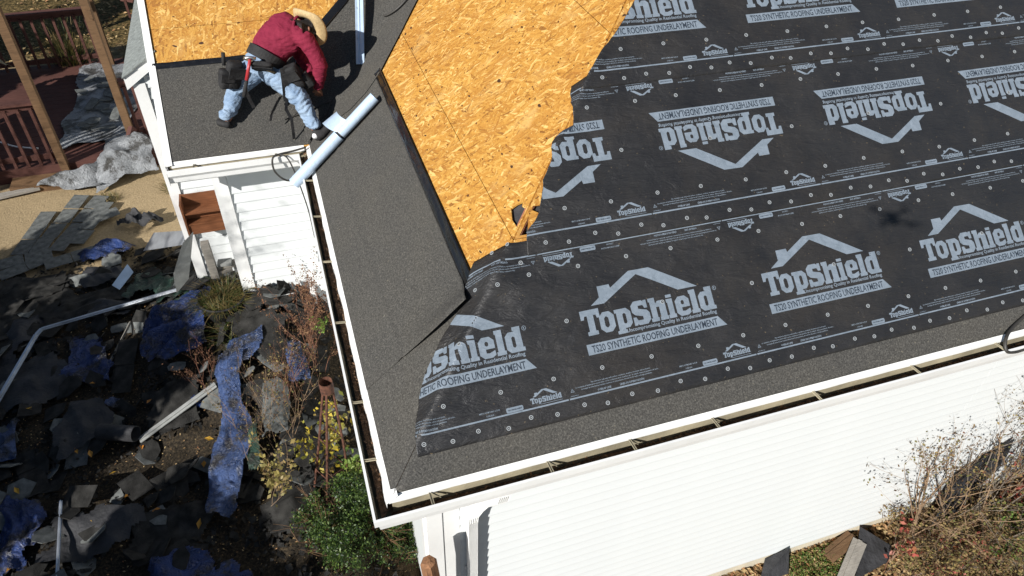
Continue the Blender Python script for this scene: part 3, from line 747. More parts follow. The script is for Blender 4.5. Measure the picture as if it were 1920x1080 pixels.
# ------------------------------------------------------------------ gutters
GP = [(.003, -.030), (.003, -.152), (.070, -.152), (.084, -.138), (.090, -.095), (.110, -.062), (.113, -.018), (.105, -.016), (.105, -.022)]
GT = [(.001, -.028), (.001, -.154), (.072, -.154), (.087, -.139), (.093, -.095), (.115, -.062), (.117, -.012), (.103, -.010), (.103, -.016)]
def gutter(fn, a0, a1, label, hangers, mitre0=0, mitre1=0, n=24, wob=.004, fill=0):
    """fn(along, out, z)->P ; mitre: along shift per unit out at each end"""
    g = empty('roof_gutter', fn(a0, .06, -.14), 0, label, 'gutter', 'gutters along the eaves'); g_loc = Vector(g.location)
    def skin(prof, name, mat, rev):
        mb = MB(); V = []
        for i in range(n + 1):
            t = i / n
            for o, z in prof:
                al = (a0 + mitre0 * o) * (1 - t) + (a1 + mitre1 * o) * t
                ww = wob * nz(al * 1.2, 3.3 + o * 2)
                V.append(Vector(fn(al, o, z + ww)) - g_loc)
        k = len(prof); F = []
        for i in range(n):
            for j in range(k - 1):
                q_ = (i * k + j, i * k + j + 1, (i + 1) * k + j + 1, (i + 1) * k + j); F.append(q_ if not rev else q_[::-1])
        mb.add(V, F); return mb.build(name, mat, g)
    skin(GP, 'trough_lining', MAT['gut'], False); skin(GT, 'trough', MAT['white'], True)
    # litter on the floor of the trough
    mb = MB(); V = []; nn = int(abs(a1 - a0) / .035)
    for i in range(nn + 1):
        t = i / nn
        for o in (.006, .022, .038, .054, .070):
            al = (a0 + mitre0 * o) * (1 - t) + (a1 + mitre1 * o) * t
            V.append(Vector(fn(al, o, -.147 + fill * (1 + .4 * nz(al * 3, 8)) + .022 * abs(nz(al * 9, o * 40)) + .014 * nz(al * 2, 1))) - g_loc)
    F = [(i * 5 + j, i * 5 + j + 1, (i + 1) * 5 + j + 1, (i + 1) * 5 + j) for i in range(nn) for j in range(4)]
    mb.add(V, F)
    rr = random.Random(int(a1 * 100))
    for i in range(int(abs(a1 - a0) * 160)):
        al = rr.uniform(a0, a1); o = rr.uniform(.01, .072); c = Vector(fn(al, o, -.13 + fill + rr.uniform(0, .02))) - g_loc
        s_ = rr.uniform(.006, .016); e1 = Vector((rr.uniform(-1, 1), rr.uniform(-1, 1), rr.uniform(-.4, .4))).normalized() * s_; e2 = e1.cross(Vector((rr.uniform(-.4, .4), rr.uniform(-.4, .4), 1))).normalized() * s_ * .5
        mb.add([c - e1, c - e2, c + e1, c + e2], [(0, 1, 2, 3)])
    ob = mb.build('leaf_debris', MAT['leaves'], g, True); ob['kind'] = 'stuff'
    # hangers
    for h in hangers:
        hb = MB()
        for dd in (-.006, .006): hb.beam(Vector(fn(h + dd, .006, -.030)) - g_loc, Vector(fn(h + dd, .108, -.016)) - g_loc, .0028, .007)
        hb.beam(Vector(fn(h, .006, -.036)) - g_loc, Vector(fn(h, .108, -.022)) - g_loc, .009, .002)
        hb.beam(Vector(fn(h + .004, .008, -.03)) - g_loc, Vector(fn(h + .055, .03, -.075)) - g_loc, .006, .004)
        hb.build('gutter_hanger', MAT['gut'], g)
    return g
gutter(lambda a, o, z: Vector((a, -o, z)), 0, 9.2, 'long weathered white gutter along the front eave above the sunlit wall', [.20, .872, 1.378, 1.919, 2.635, 3.391, 4.1, 4.8, 5.6], -1, 0, 60, fill=.008)
gutter(lambda a, o, z: Vector((-o, a, z)), 0, YP, 'narrow white gutter down the left eave, full of brown leaf debris', [.278, .704, 1.414, 2.078, 2.665, 3.2], -1, -1, 40, fill=.062)
pg = gutter(lambda a, o, z: Vector((a, YP - o, z)), 0, XR - .035, 'short white gutter on the porch eave below the roofer', [-.98, -.3], -1, 0, 16)
_o = Vector(pg.location); MB().box(Vector((XR - .042, YP - .116, -.152)) - _o, Vector((XR - .037, YP - .001, -.03)) - _o).build('end_cap', MAT['white'], pg)
# downspout with elbow
ds = empty('downspout', (.505, WY - .045, -3.0), 0, 'white ribbed downspout running down the front wall beside its left corner', 'downspout'); D0 = Vector(ds.location)
mb = MB()
def rib_rect(cx, cy, z, wx, wy, n=9):
    pts = []
    for i in range(n * 2 + 1):
        t = i / (n * 2); pts.append(Vector((cx - wx / 2 + wx * t, cy - wy / 2 - (.009 if i % 2 else 0), z)))
    pts += [Vector((cx + wx / 2, cy + wy / 2, z)), Vector((cx - wx / 2, cy + wy / 2, z))]; return pts
def loft(mb, rings):
    k = len(rings[0]); V = [p - D0 for r in rings for p in r]
    F = [(i * k + j, i * k + (j + 1) % k, (i + 1) * k + (j + 1) % k, (i + 1) * k + j) for i in range(len(rings) - 1) for j in range(k)]
    F.append(tuple(range(k))[::-1]); F.append(tuple(range((len(rings) - 1) * k, len(rings) * k))); mb.add(V, F)
loft(mb, [rib_rect(.505, WY - .055, -3.05, .066, .05), rib_rect(.505, WY - .055, -.84, .066, .05)]); mb.build('pipe', MAT['white'], ds)
mb = MB(); rings = []
EP_ = [Vector(p) for p in ((.600, -.055, -.155), (.598, -.03, -.24), (.592, .05, -.38), (.580, .14, -.53), (.562, .205, -.64), (.535, .235, -.73), (.508, .245, -.80), (.505, .245, -.86))]
for i, p in enumerate(EP_): rings.append(rib_rect(p.x, p.y, p.z, .072 if i < 7 else .070, .058, 6))
loft(mb, rings); mb.build('elbow', MAT['white'], ds)
MB().box(Vector((.462, WY - .03, -1.55)) - D0, Vector((.548, WY - .020, -1.52)) - D0).build('strap', MAT['white'], ds)

# ------------------------------------------------------------------ things lying on the roof
def axis_tube(a, b, r, n=28, inner=None, dents=0):
    a = Vector(a); b = Vector(b); mb = MB(); pts = [a.lerp(b, i / 10) for i in range(11)]
    mb.tube(pts, [r * (1 + dents * nz(i * .6, r * 50)) for i in range(11)], n, caps=inner is None)
    if inner:
        mb.tube(pts, inner, n, caps=False)
        d = (b - a).normalized(); u = d.orthogonal().normalized(); v = d.cross(u)
        for p in (a, b):
            V = []
            for i in range(n):
                c = u * math.cos(2 * PI * i / n) + v * math.sin(2 * PI * i / n); V += [p + c * r, p + c * inner]
            mb.add(V, [(2 * i, (2 * i + 2) % (2 * n), (2 * i + 3) % (2 * n), 2 * i + 1) for i in range(n)])
    return mb
A_ = Pleft(-.145, 3.245, .075); B_ = Pleft(.620, 3.405, .070); mid = A_.lerp(B_, .56)
fr = empty('film_roll', A_.lerp(mid, .5), 0, 'pale blue glossy roll of film, lower half, jutting out over the left gutter', 'plastic roll', 'pale blue film rolls by the valley'); o0 = Vector(fr.location)
mb = axis_tube(A_ - o0, mid - o0, .051, inner=.046, dents=.02); mb.build('film_tube', MAT['film'], fr, True)
fr2 = empty('film_roll', mid.lerp(B_, .5), 0, 'pale blue glossy roll of film, upper half, with a torn flap at its lower end', 'plastic roll', 'pale blue film rolls by the valley'); o0 = Vector(fr2.location)
dd = (B_ - A_).normalized(); mb = axis_tube(mid + dd * .02 - o0, B_ - o0, .046, inner=.041, dents=.02); mb.build('film_tube', MAT['film'], fr2, True)
axis_tube(B_ - dd * .05 - o0, B_ - dd * .01 - o0, .040).build('roll_core', MAT['blackr'], fr2)
V = []
side = Vector((-.75, .55, .25)).normalized()
for i in range(8):
    for j in range(9):
        u_, v_ = i / 7, j / 8; a_ = v_ * 2.1
        c = mid + dd * (-.015 + .13 * u_ - .05 * v_) + Vector((0, 0, .045)) + side * (.085 * math.sin(a_ * .8)) + Vector((0, 0, 1)) * (.055 * (1 - math.cos(a_))) * (1 - .35 * u_) + dd * .04 * v_ * u_
        V.append(c - o0)
F = [(i * 9 + j, i * 9 + j + 1, (i + 1) * 9 + j + 1, (i + 1) * 9 + j) for i in range(7) for j in range(8)]
link('torn_flap', mesh('torn_flap', V, F, True), MAT['film'], fr2)
# white metal channel standing proud over the valley
c0 = val_pt(.80, .0, .06) + Vector((.055, -.06, .0)); c0 = Vector((.582, 4.19, .50)); c1 = Vector((.706, 4.72, .955)); c1 = c0 + (c1 - c0) * 2.6
ch = empty('metal_channel', c0, 0, 'long white bent metal flashing channel standing over the valley', 'metal flashing')
dv = (c1 - c0).normalized(); sv = dv.cross(Vector((0, 0, 1))).normalized(); uv = sv.cross(dv)
prof = [(-.037, .0), (-.037, .012), (-.034, .012), (-.018, .004), (-.004, .004), (0, .013), (.004, .004), (.020, .004), (.036, .004), (.037, -.022), (.035, -.022), (.034, 0)]
V = [dv * t + sv * a + uv * b for t in (0, (c1 - c0).length) for a, b in prof]; k = len(prof)
link('channel', mesh('channel', V, [(i, (i + 1) % k, k + (i + 1) % k, k + i) for i in range(k)] + [tuple(range(k))[::-1], tuple(range(k, 2 * k))]), MAT['film'], ch)
for t in (.25, .55, 1.3): MB().tube([dv * t + sv * -.02 + uv * .004, dv * t + sv * -.02 + uv * .009], .004, 6).build('screw', MAT['steel'], ch)
def cord(name, label, pts, r=.0065, n=60, mat='cable', cat='cord', group=None):
    P = [Vector(p) for p in pts]; out = []
    for i in range(len(P) - 1):
        p0 = P[max(0, i - 1)]; p1 = P[i]; p2 = P[i + 1]; p3 = P[min(len(P) - 1, i + 2)]
        for j in range(8):
            t = j / 8; out.append(.5 * ((2 * p1) + (-p0 + p2) * t + (2 * p0 - 5 * p1 + 4 * p2 - p3) * t * t + (-p0 + 3 * p1 - 3 * p2 + p3) * t ** 3))
    out.append(P[-1]); mb = MB(); mb.tube(out, r, 7); o = mb.build(name, MAT[mat], None, True); return meta(o, label, cat, group)
cord('cable_loop', 'dark cable looping over the front gutter at the right edge of the view', [(4.9, .25, .215), (4.55, .12, .11), (4.25, .02, .06), (4.11, -.05, .05), (4.08, -.11, .0), (4.16, -.12, -.03), (4.32, -.12, -.03), (4.7, -.14, -.04), (5.2, -.16, -.05), (5.9, -.12, -.02)], .011, cat='cable')
cord('cable_loop', 'dark cable hooked into the porch gutter and hanging down the white wall', [(-.04, 3.68, .02), (-.16, 3.66, .01), (-.27, 3.62, .02), (-.33, 3.58, .01), (-.335, 3.56, -.10), (-.27, 3.56, -.20), (-.20, 3.58, -.23), (-.13, 3.60, -.20)], .0085, cat='cable')
cord('hanging_cable', 'thin dark cable hanging from the porch gutter across the white siding', [(-.27, 3.62, .018), (-.21, 3.60, -.01), (-.17, 3.60, -.16), (-.14, 3.75, -.45), (-.11, 3.95, -.85), (-.10, 4.0, -1.2)], .0065, cat='cable')
hp = lambda t, b, h: val_pt(t, b, h)
cord('air_hose', 'dark hose end lying in the valley right of the metal channel at the top edge', [hp(1.44, .06, .03), hp(1.46, .12, .03), hp(1.52, .22, .03), hp(1.64, .29, .03), hp(1.8, .31, .03), hp(2.1, .27, .03)], .010, cat='hose')
cord('thin_cord', 'thin black cord straying over the felt beside the roofer\'s right boot', [hp(.10, -.30, .02), hp(.22, -.2, .02), hp(.33, -.12, .02), hp(.42, -.02, .03), hp(.40, .04, .03), hp(.30, .06, .03), hp(.24, .02, .03)], .005)
# small wooden block on the porch boards behind the hat
MB().beam(Vector((-.12, 0, .03)), Vector((.12, .02, .03)), .09, .06).build('wood_block', MAT['greyw'])
o = bpy.data.objects['wood_block']; o.data.materials.clear(); o.data.materials.append(simple('yellow_timber', (.55, .38, .1), .7, 0, .2)); o.matrix_world = Matrix.Translation(Pporch(.12, 4.93, .0)) @ Quaternion(Vector((1, 0, 0)), math.atan(PT)).to_matrix().to_4x4() @ Matrix.Rotation(-.35, 4, 'Z')
meta(o, 'yellow timber block on the strand board just beyond the straw hat', 'timber block')

# ------------------------------------------------------------------ the drone whose shadow lies on the sheet
dr = empty('drone', CAM_P + Vector((.0, .0, .06)) - Vector(CAM_R[2]) * -.05, -.35, 'small grey four-rotor drone hovering left of the eave, seen as its blurred shadow', 'drone')
mb = MB(); lathe(mb, [(.001, -.025), (.03, -.024), (.045, -.01), (.045, .012), (.028, .026), (.001, .028)], 12)
o = mb.build('body', MAT['greym'], dr, True); o.scale = (.8, 1.5, 1)
for sx in (-1, 1):
    for sy in (-1, 1):
        e_ = Vector((sx * .105, sy * .085, .012)); MB().beam(Vector((sx * .02, sy * .03, .005)), e_, .018, .010).build('arm', MAT['greym'], dr)
        MB().tube([e_ - Vector((0, 0, .012)), e_ + Vector((0, 0, .016))], .011, 10).build('motor', MAT['steel'], dr)
        an = sx * .7 + sy; u_ = Vector((math.cos(an), math.sin(an), 0)); MB().beam(e_ - u_ * .058 + Vector((0, 0, .02)), e_ + u_ * .058 + Vector((0, 0, .02)), .014, .002).build('rotor_blade', MAT['nylon'], dr)
# ------------------------------------------------------------------ the roofer
def ell(mb, rings, n=16):
    V = []; F = []
    for c, a, b in rings:
        for i in range(n): t = 2 * PI * i / n; V.append(c + a * math.cos(t) + b * math.sin(t))
    for j in range(len(rings) - 1):
        for i in range(n): F.append((j * n + i, j * n + (i + 1) % n, (j + 1) * n + (i + 1) % n, (j + 1) * n + i))
    F.append(tuple(range(n))[::-1]); F.append(tuple(range((len(rings) - 1) * n, len(rings) * n))); mb.add(V, F)
def limb(mb, pts, rs, n=14):
    rings = []
    for i, p in enumerate(pts):
        d = (pts[min(i + 1, len(pts) - 1)] - pts[max(0, i - 1)]).normalized(); u = d.orthogonal().normalized(); v = d.cross(u)
        if i == 0: rings.append((p - d * rs[0] * .55, u * rs[0] * .6, v * rs[0] * .6))
        rings.append((p, u * rs[i], v * rs[i]))
        if i == len(pts) - 1: rings.append((p + d * rs[i] * .25, u * rs[i] * .8, v * rs[i] * .8))
    # keep the ring orientation steady
    out = []; ref = None
    for c, u, v in rings:
        r_ = u.length; nrm = u.cross(v).normalized()
        if ref is None: ref = u.normalized()
        ref = (ref - nrm * ref.dot(nrm)).normalized(); out.append((c, ref * r_, nrm.cross(ref) * r_))
    ell(mb, out, n)
def blob(name, mb, mat, parent, voxel=.011, smooth=6, jitter=0, freq=12, off=Vector((0, 0, 0)), hems=None):
    me = mesh(name, [Vector(v) - off for v in mb.v], mb.f); bm = bmesh.new(); bm.from_mesh(me); bmesh.ops.recalc_face_normals(bm, faces=bm.faces[:]); bm.to_mesh(me); bm.free()
    o = bpy.data.objects.new(name, me); COL.objects.link(o)
    r = o.modifiers.new('r', 'REMESH'); r.mode = 'VOXEL'; r.voxel_size = voxel
    m_ = o.modifiers.new('sm', 'SMOOTH'); m_.iterations = smooth; m_.factor = .5
    dg = bpy.context.evaluated_depsgraph_get(); nm_ = bpy.data.meshes.new_from_object(o.evaluated_get(dg)); bpy.data.objects.remove(o); bpy.data.meshes.remove(me)
    nm_.name = name
    if jitter:
        ns = [v.normal.copy() for v in nm_.vertices]
        for v, n_ in zip(nm_.vertices, ns):
            c = v.co; w_ = noise.noise_vector(Vector((c.x * 5, c.y * 5, c.z * 5))) * .12
            q_ = c + w_; a_ = abs(noise.noise(Vector((q_.x * freq * .7, q_.y * freq * .7, q_.z * freq * 2.0)))); b_ = abs(noise.noise(Vector((q_.x * freq * 2.2, q_.y * freq * 2, q_.z * freq * 3.2 + 5))))
            v.co = c + n_ * jitter * (1 - a_ * 3.2 - b_ * 1.2)
    nm_.shade_smooth()
    return link(name, nm_, mat, parent)
def skin_mesh(name, verts, edges, mat, parent, sub=2, root=0, jitter=0, freq=12, push=None, off=Vector((0, 0, 0))):
    me = bpy.data.meshes.new(name); me.from_pydata([tuple(Vector(v[0]) - off) for v in verts], edges, [])
    o = bpy.data.objects.new(name, me); COL.objects.link(o)
    md = o.modifiers.new('s', 'SKIN'); md.use_smooth_shade = True; md.branch_smoothing = .3
    sk = me.skin_vertices[0].data
    for i, v in enumerate(verts):
        r = v[1]; sk[i].radius = r if isinstance(r, tuple) else (r, r); sk[i].use_root = (i == root)
    m2 = o.modifiers.new('sub', 'SUBSURF'); m2.levels = sub; m2.render_levels = sub
    dg = bpy.context.evaluated_depsgraph_get(); nm_ = bpy.data.meshes.new_from_object(o.evaluated_get(dg)); bpy.data.objects.remove(o); bpy.data.meshes.remove(me)
    nm_.name = name
    if jitter:
        ns = [v.normal.copy() for v in nm_.vertices]
        for v, n_ in zip(nm_.vertices, ns):
            c = v.co; a_ = 1 - abs(noise.noise(Vector((c.x * freq, c.y * freq, c.z * freq * 2.2)))) * 2
            v.co = c + n_ * jitter * a_
    nm_.shade_smooth()
    return link(name, nm_, mat, parent)
O = Vector((-.25, 3.93, .16))
man = empty('person', O, 0, 'roofer in maroon pullover, faded jeans and straw hat bending over the valley', 'person')
J = dict(ra=(.080, 3.67, .155), rk=(.000, 3.80, .405), rh=(-.165, 3.985, .60), la=(-.655, 3.93, .215), lk=(-.515, 4.06, .455), lh=(-.345, 4.06, .62),
         pel=(-.245, 4.02, .68), waist=(-.165, 4.07, .775), chest=(-.03, 4.10, .87), upch=(.04, 4.09, .91), neck=(.085, 4.075, .93), head=(.126, 4.03, .915),
         rs=(.125, 3.965, .865), re=(.205, 3.885, .655), rw=(.168, 3.925, .455), rhd=(.163, 3.945, .395),
         ls=(-.045, 4.215, .915), le=(.05, 4.20, .68), lw=(.135, 4.08, .50), lhd=(.150, 4.05, .44))
J = {k: Vector(v) for k, v in J.items()}
def mid_(a, b, t=.5): return J[a].lerp(J[b], t)
# body: one continuous surface (mostly under the clothes)
bv = [(J['pel'], .10), (J['waist'], .10), (J['chest'], .12), (J['upch'], .09), (J['neck'], .052), (J['head'], .078), (J['head'] + Vector((.035, -.02, -.04)), .060),
      (J['rh'], .08), (J['rk'], .052), (J['ra'], .035), (J['lh'], .08), (J['lk'], .052), (J['la'], .035),
      (J['rs'], .05), (J['re'], .036), (J['rw'], .026), (J['ls'], .05), (J['le'], .036), (J['lw'], .026),
      (J['rhd'], (.038, .020)), (J['lhd'], (.038, .020))]
be = [(0, 1), (1, 2), (2, 3), (3, 4), (4, 5), (5, 6), (0, 7), (7, 8), (8, 9), (0, 10), (10, 11), (11, 12), (3, 13), (13, 14), (14, 15), (3, 16), (16, 17), (17, 18), (15, 19), (18, 20)]
def fingers(hand, wr, base_i, side):
    d = (hand - wr).normalized(); s_ = d.cross(Vector((.3, 1, .1))).normalized() * side; nrm = s_.cross(d).normalized()
    for q_, (o_, L_) in enumerate(((-.028, .052), (-.009, .060), (.010, .056), (.027, .044))):
        r0 = len(bv); b_ = hand + s_ * o_ + d * .018
        bv.append((b_, .0105)); bv.append((b_ + d * L_ * .5 + nrm * .006, .0095)); bv.append((b_ + d * L_ * .85 + nrm * .026, .008))
        be.extend([(base_i, r0), (r0, r0 + 1), (r0 + 1, r0 + 2)])
    r0 = len(bv); bv.append((hand - s_ * .036 - d * .01, .011)); bv.append((hand - s_ * .052 + d * .025 + nrm * .012, .009)); be.extend([(base_i, r0), (r0, r0 + 1)])
fingers(J['rhd'], J['rw'], 19, 1); fingers(J['lhd'], J['lw'], 20, -1)
body = skin_mesh('body', bv, be, MAT['skin'], man, 2, 0, off=O)
# face details
hd = J['head']; fwd = Vector((.35, -.30, -.88)).normalized(); upv = Vector((.72, .58, .12)); upv = (upv - fwd * upv.dot(fwd)).normalized(); rt = fwd.cross(upv)
def lp(a, b, c): return hd + rt * a + upv * b + fwd * c - O
for s_ in (-1, 1):
    mb = MB(); lathe(mb, [(.0005, .010), (.008, .006), (.010, 0), (.008, -.006), (.0005, -.01)], 10); e_ = mb.build('eye', MAT['dark'], man, True); e_.location = lp(.03 * s_, .01, .082)
    mb = MB(); lathe(mb, [(.001, -.008), (.017, -.006), (.019, .004), (.010, .006), (.001, .004)], 10); e_ = mb.build('ear', MAT['skin'], man, True); e_.location = lp(.078 * s_, 0, .0); e_.rotation_euler = (0, PI / 2, 0)
MB().tube([lp(0, .012, .078), lp(0, -.012, .098), lp(0, -.022, .09), lp(0, -.026, .078)], [.006, .011, .010, .006], 8).build('nose', MAT['skin'], man, True)
MB().tube([lp(-.024, -.045, .074), lp(-.008, -.042, .083), lp(.008, -.042, .083), lp(.024, -.045, .074)], [.003, .006, .006, .003], 7).build('mouth', simple('lip', (.2, .06, .05), .6), man, True)
hair = skin_mesh('hair', [(hd - fwd * .022 + upv * .01, .074), (hd + upv * .035 - fwd * .008, .076), (hd - upv * .035 - fwd * .030, .055)], [(0, 1), (0, 2)], simple('black_hair', (.012, .009, .008), .7, 0, .3, 60, .01, 120), man, 2, 0, .004, 60, off=O)
# pullover: torso rings (centre, half width, half depth) and sleeves, fused into one surface
V3 = Vector
sd0 = V3((-.80, .36, .14)).normalized(); sd1 = V3((-.62, .62, .20)).normalized(); sd2 = V3((-.58, .70, .14)).normalized()
def tr(c, sdv, ax_, w_, d_):
    ax_ = ax_.normalized(); sdv = (sdv - ax_ * sdv.dot(ax_)).normalized(); return (c, sdv * w_, ax_.cross(sdv) * d_)
spn = [V3((-.205, 4.045, .725)), V3((-.155, 4.075, .785)), V3((-.085, 4.095, .84)), V3((-.015, 4.10, .885)), V3((.04, 4.09, .915)), V3((.085, 4.075, .935))]
mb = MB()
ell(mb, [tr(spn[0], sd0, spn[1] - spn[0], .150, .115), tr(spn[1], sd0, spn[2] - spn[0], .162, .128), tr(spn[2], sd1, spn[3] - spn[1], .178, .135), tr(spn[3], sd1, spn[4] - spn[2], .188, .130),
         tr(spn[4], sd2, spn[5] - spn[3], .160, .105), tr(spn[5], sd2, spn[5] - spn[4], .085, .07)], 24)
limb(mb, [spn[4] + V3((.0, .0, .0)), J['neck'] + V3((-.012, 0, .015))], [.078, .062])
limb(mb, [spn[3] + V3((.07, -.06, .0)), J['rs'], mid_('rs', 're', .5) + V3((.01, 0, 0)), J['re'], mid_('re', 'rw', .5), J['rw'] + V3((0, 0, .012)), J['rw'] + V3((0, 0, -.01))], [.085, .078, .068, .064, .056, .046, .040])
limb(mb, [spn[3] + V3((-.04, .09, .02)), J['ls'], mid_('ls', 'le', .5), J['le'], mid_('le', 'lw', .5), J['lw']], [.085, .078, .068, .062, .052, .042])
blob('pullover', mb, MAT['shirt'], man, .0105, 5, .0055, 13, O)
mb = MB(); nk = J['neck'] + V3((.0, 0, .02)); nd = (J['head'] - spn[4]).normalized()
u_ = nd.orthogonal().normalized(); v_ = nd.cross(u_); mb.tube([nk + (u_ * math.cos(t) + v_ * math.sin(t)) * .066 - O for t in [2 * PI * i / 20 for i in range(21)]], .013, 8); mb.build('collar', MAT['shirt'], man, True)
# jeans
mb = MB()
ell(mb, [tr(V3((-.325, 3.985, .60)), sd0, V3((.4, .2, .6)), .10, .09), tr(V3((-.275, 4.00, .645)), sd0, V3((.4, .2, .6)), .150, .118), tr(V3((-.235, 4.02, .69)), sd0, V3((.5, .3, .6)), .155, .120), tr(V3((-.205, 4.04, .725)), sd0, V3((.5, .3, .6)), .145, .110)], 24)
limb(mb, [J['rh'] + V3((-.03, 0, .0)), mid_('rh', 'rk', .5), J['rk'], mid_('rk', 'ra', .35), mid_('rk', 'ra', .72), J['ra'] + V3((-.010, .010, .085)), J['ra'] + V3((-.004, .004, .060))], [.112, .098, .079, .068, .058, .058, .052])
limb(mb, [J['lh'] + V3((.03, 0, .0)), mid_('lh', 'lk', .5), J['lk'], mid_('lk', 'la', .35), mid_('lk', 'la', .72), J['la'] + V3((.008, .004, .080)), J['la'] + V3((.004, 0, .055))], [.112, .098, .080, .070, .060, .060, .055])
blob('jeans', mb, MAT['jeans'], man, .0105, 4, .008, 12, O)
# boots
for an, toe, surf in (('ra', Vector((.135, -.085, .0)), 1), ('la', Vector((-.075, -.055, .0)), 0)):
    a = J[an]
    if surf: g0 = Vector((a.x, a.y, .055)); heel = Vector((.070, 3.615, .095)); tt = Vector((.225, 3.685, .225))
    else: heel = Vector((-.640, 3.925, .165)); tt = Vector((-.615, 4.13, .36)); tt = Vector((-.73, 3.985, .22))
    skin_mesh('boot', [(a + Vector((0, 0, .03)), .047), (a * .5 + heel * .5, (.050, .045)), (heel, (.043, .036)), (heel.lerp(tt, .5) + Vector((0, 0, .012)), (.048, .040)), (tt, (.044, .032))], [(0, 1), (1, 2), (1, 3), (3, 4)], MAT['nylon'], man, 2, 1, .003, 40, off=O)
    n_ = NL if surf else NF
    MB().beam(heel - O - n_ * .034, tt - O - n_ * .030, .085, .020, n_).build('boot_sole', MAT['blackr'], man)
    MB().tube([heel - O + Vector((-.02, .0, .05)), a - O + Vector((0, 0, .0))], [.022, .034], 10).build('sock', simple('white_sock', (.6, .6, .6), .9), man, True)
# belts and pouches
def ring_belt(name, c, nrm, rx, ry, hgt, mat, th=.012):
    nrm = nrm.normalized(); u = nrm.cross(Vector((0, 1, .2))).normalized(); v = nrm.cross(u); mb = MB(); n = 36; V = []
    for i in range(n):
        a_ = 2 * PI * i / n; d_ = u * math.cos(a_) * rx + v * math.sin(a_) * ry; dn = d_.normalized()
        for r_, h_ in ((0, -1), (th, -1), (th, 1), (0, 1)): V.append(c + d_ + dn * r_ + nrm * h_ * hgt / 2 - O)
    mb.add(V, [(i * 4 + j, ((i + 1) % n) * 4 + j, ((i + 1) % n) * 4 + (j + 1) % 4, i * 4 + (j + 1) % 4) for i in range(n) for j in range(4)])
    return mb.build(name, mat, man)
ax = (J['waist'] - J['pel'])
ring_belt('tool_belt', Vector((-.215, 4.035, .715)), Vector((.5, .28, .6)), .150, .150, .085, MAT['nylon'], .014)
ring_belt('leather_belt', Vector((-.262, 4.005, .655)), Vector((.45, .25, .65)), .155, .155, .026, simple('olive_brown_belt', (.09, .07, .035), .7), .008)
def pouch(name, c, size, tilt, parent=man, flap=True, mat='nylon'):
    sx, sy, sz = size; bm = bmesh.new(); bmesh.ops.create_cube(bm, size=1)
    bmesh.ops.subdivide_edges(bm, edges=bm.edges[:], cuts=3, use_grid_fill=True)
    for v in bm.verts:
        t = v.co.z + .5; k = .80 + .25 * math.sin(t * 2.6); v.co.x *= sx * k; v.co.y *= sy * k; v.co.z *= sz
        r_ = Vector((v.co.x / sx, v.co.y / sy)).length
        if r_ > .52: v.co.x *= .52 / r_ * 1.0 + 0; v.co.y *= .52 / r_
        v.co += Vector((1, 1, 1)) * .006 * nz(v.co.x * 20, v.co.y * 20, v.co.z * 16)
    me = bpy.data.meshes.new(name); bm.to_mesh(me); bm.free(); me.shade_smooth(); o = link(name, me, MAT[mat], parent); o.location = c - O; o.rotation_euler = tilt
    md = o.modifiers.new('sub', 'SUBSURF'); md.levels = 1; md.render_levels = 1
    if flap:
        f_ = MB().box((-sx * .45, -sy * .62, -.0), (sx * .45, -sy * .50, sz * .42)).build('pouch_pocket', MAT['nylon'], o); f_.rotation_euler = (.12, 0, 0)
    return o
pouch('tool_pouch', Vector((-.505, 3.97, .62)), (.145, .10, .24), (.15, .3, .35))
pouch('tool_pouch', Vector((-.575, 3.96, .60)), (.12, .10, .17), (.1, .25, .3))
pouch('tool_pouch', Vector((-.265, 3.865, .715)), (.18, .05, .12), (.7, .15, -.1))
pouch('tool_pouch', Vector((-.02, 3.86, .60)), (.14, .11, .21), (.1, -.35, -.3))
pouch('tool_pouch', Vector((.075, 3.87, .555)), (.10, .09, .14), (.2, -.5, -.4), flap=False)
def strap(pts, w_=.03):
    P = [Vector(p) for p in pts]; mb = MB(); V = []
    for i, p in enumerate(P):
        s_ = Vector((.92, .3, .1)).normalized(); q_ = Quaternion((0, 0, 1), .25 * nz(i * 1.3, p.x * 8)); s_ = q_ @ s_
        V += [p - s_ * w_ / 2 - O, p + s_ * w_ / 2 - O, p + s_ * w_ / 2 - O + Vector((0, .004, 0)), p - s_ * w_ / 2 - O + Vector((0, .004, 0))]
    F = [(i * 4 + j, i * 4 + (j + 1) % 4, (i + 1) * 4 + (j + 1) % 4, (i + 1) * 4 + j) for i in range(len(P) - 1) for j in range(4)] + [(0, 1, 2, 3), tuple(range(len(V) - 4, len(V)))]
    mb.add(V, F); return mb.build('hanging_strap', MAT['nylon'], man)
strap([(-.10, 3.83, .70), (-.105, 3.80, .60), (-.115, 3.80, .50), (-.12, 3.80, .42)], .06)
strap([(-.12, 3.80, .42), (-.14, 3.80, .34), (-.11, 3.79, .25), (-.115, 3.78, .15), (-.12, 3.78, .06)], .028)
strap([(-.19, 3.83, .42), (-.23, 3.83, .36), (-.27, 3.83, .29), (-.285, 3.82, .24)], .024)
strap([(-.44, 3.90, .52), (-.42, 3.90, .42), (-.40, 3.90, .34)], .03)
strap([(-.06, 3.80, .38), (-.02, 3.78, .33), (-.005, 3.77, .36), (.0, 3.79, .41)], .018)
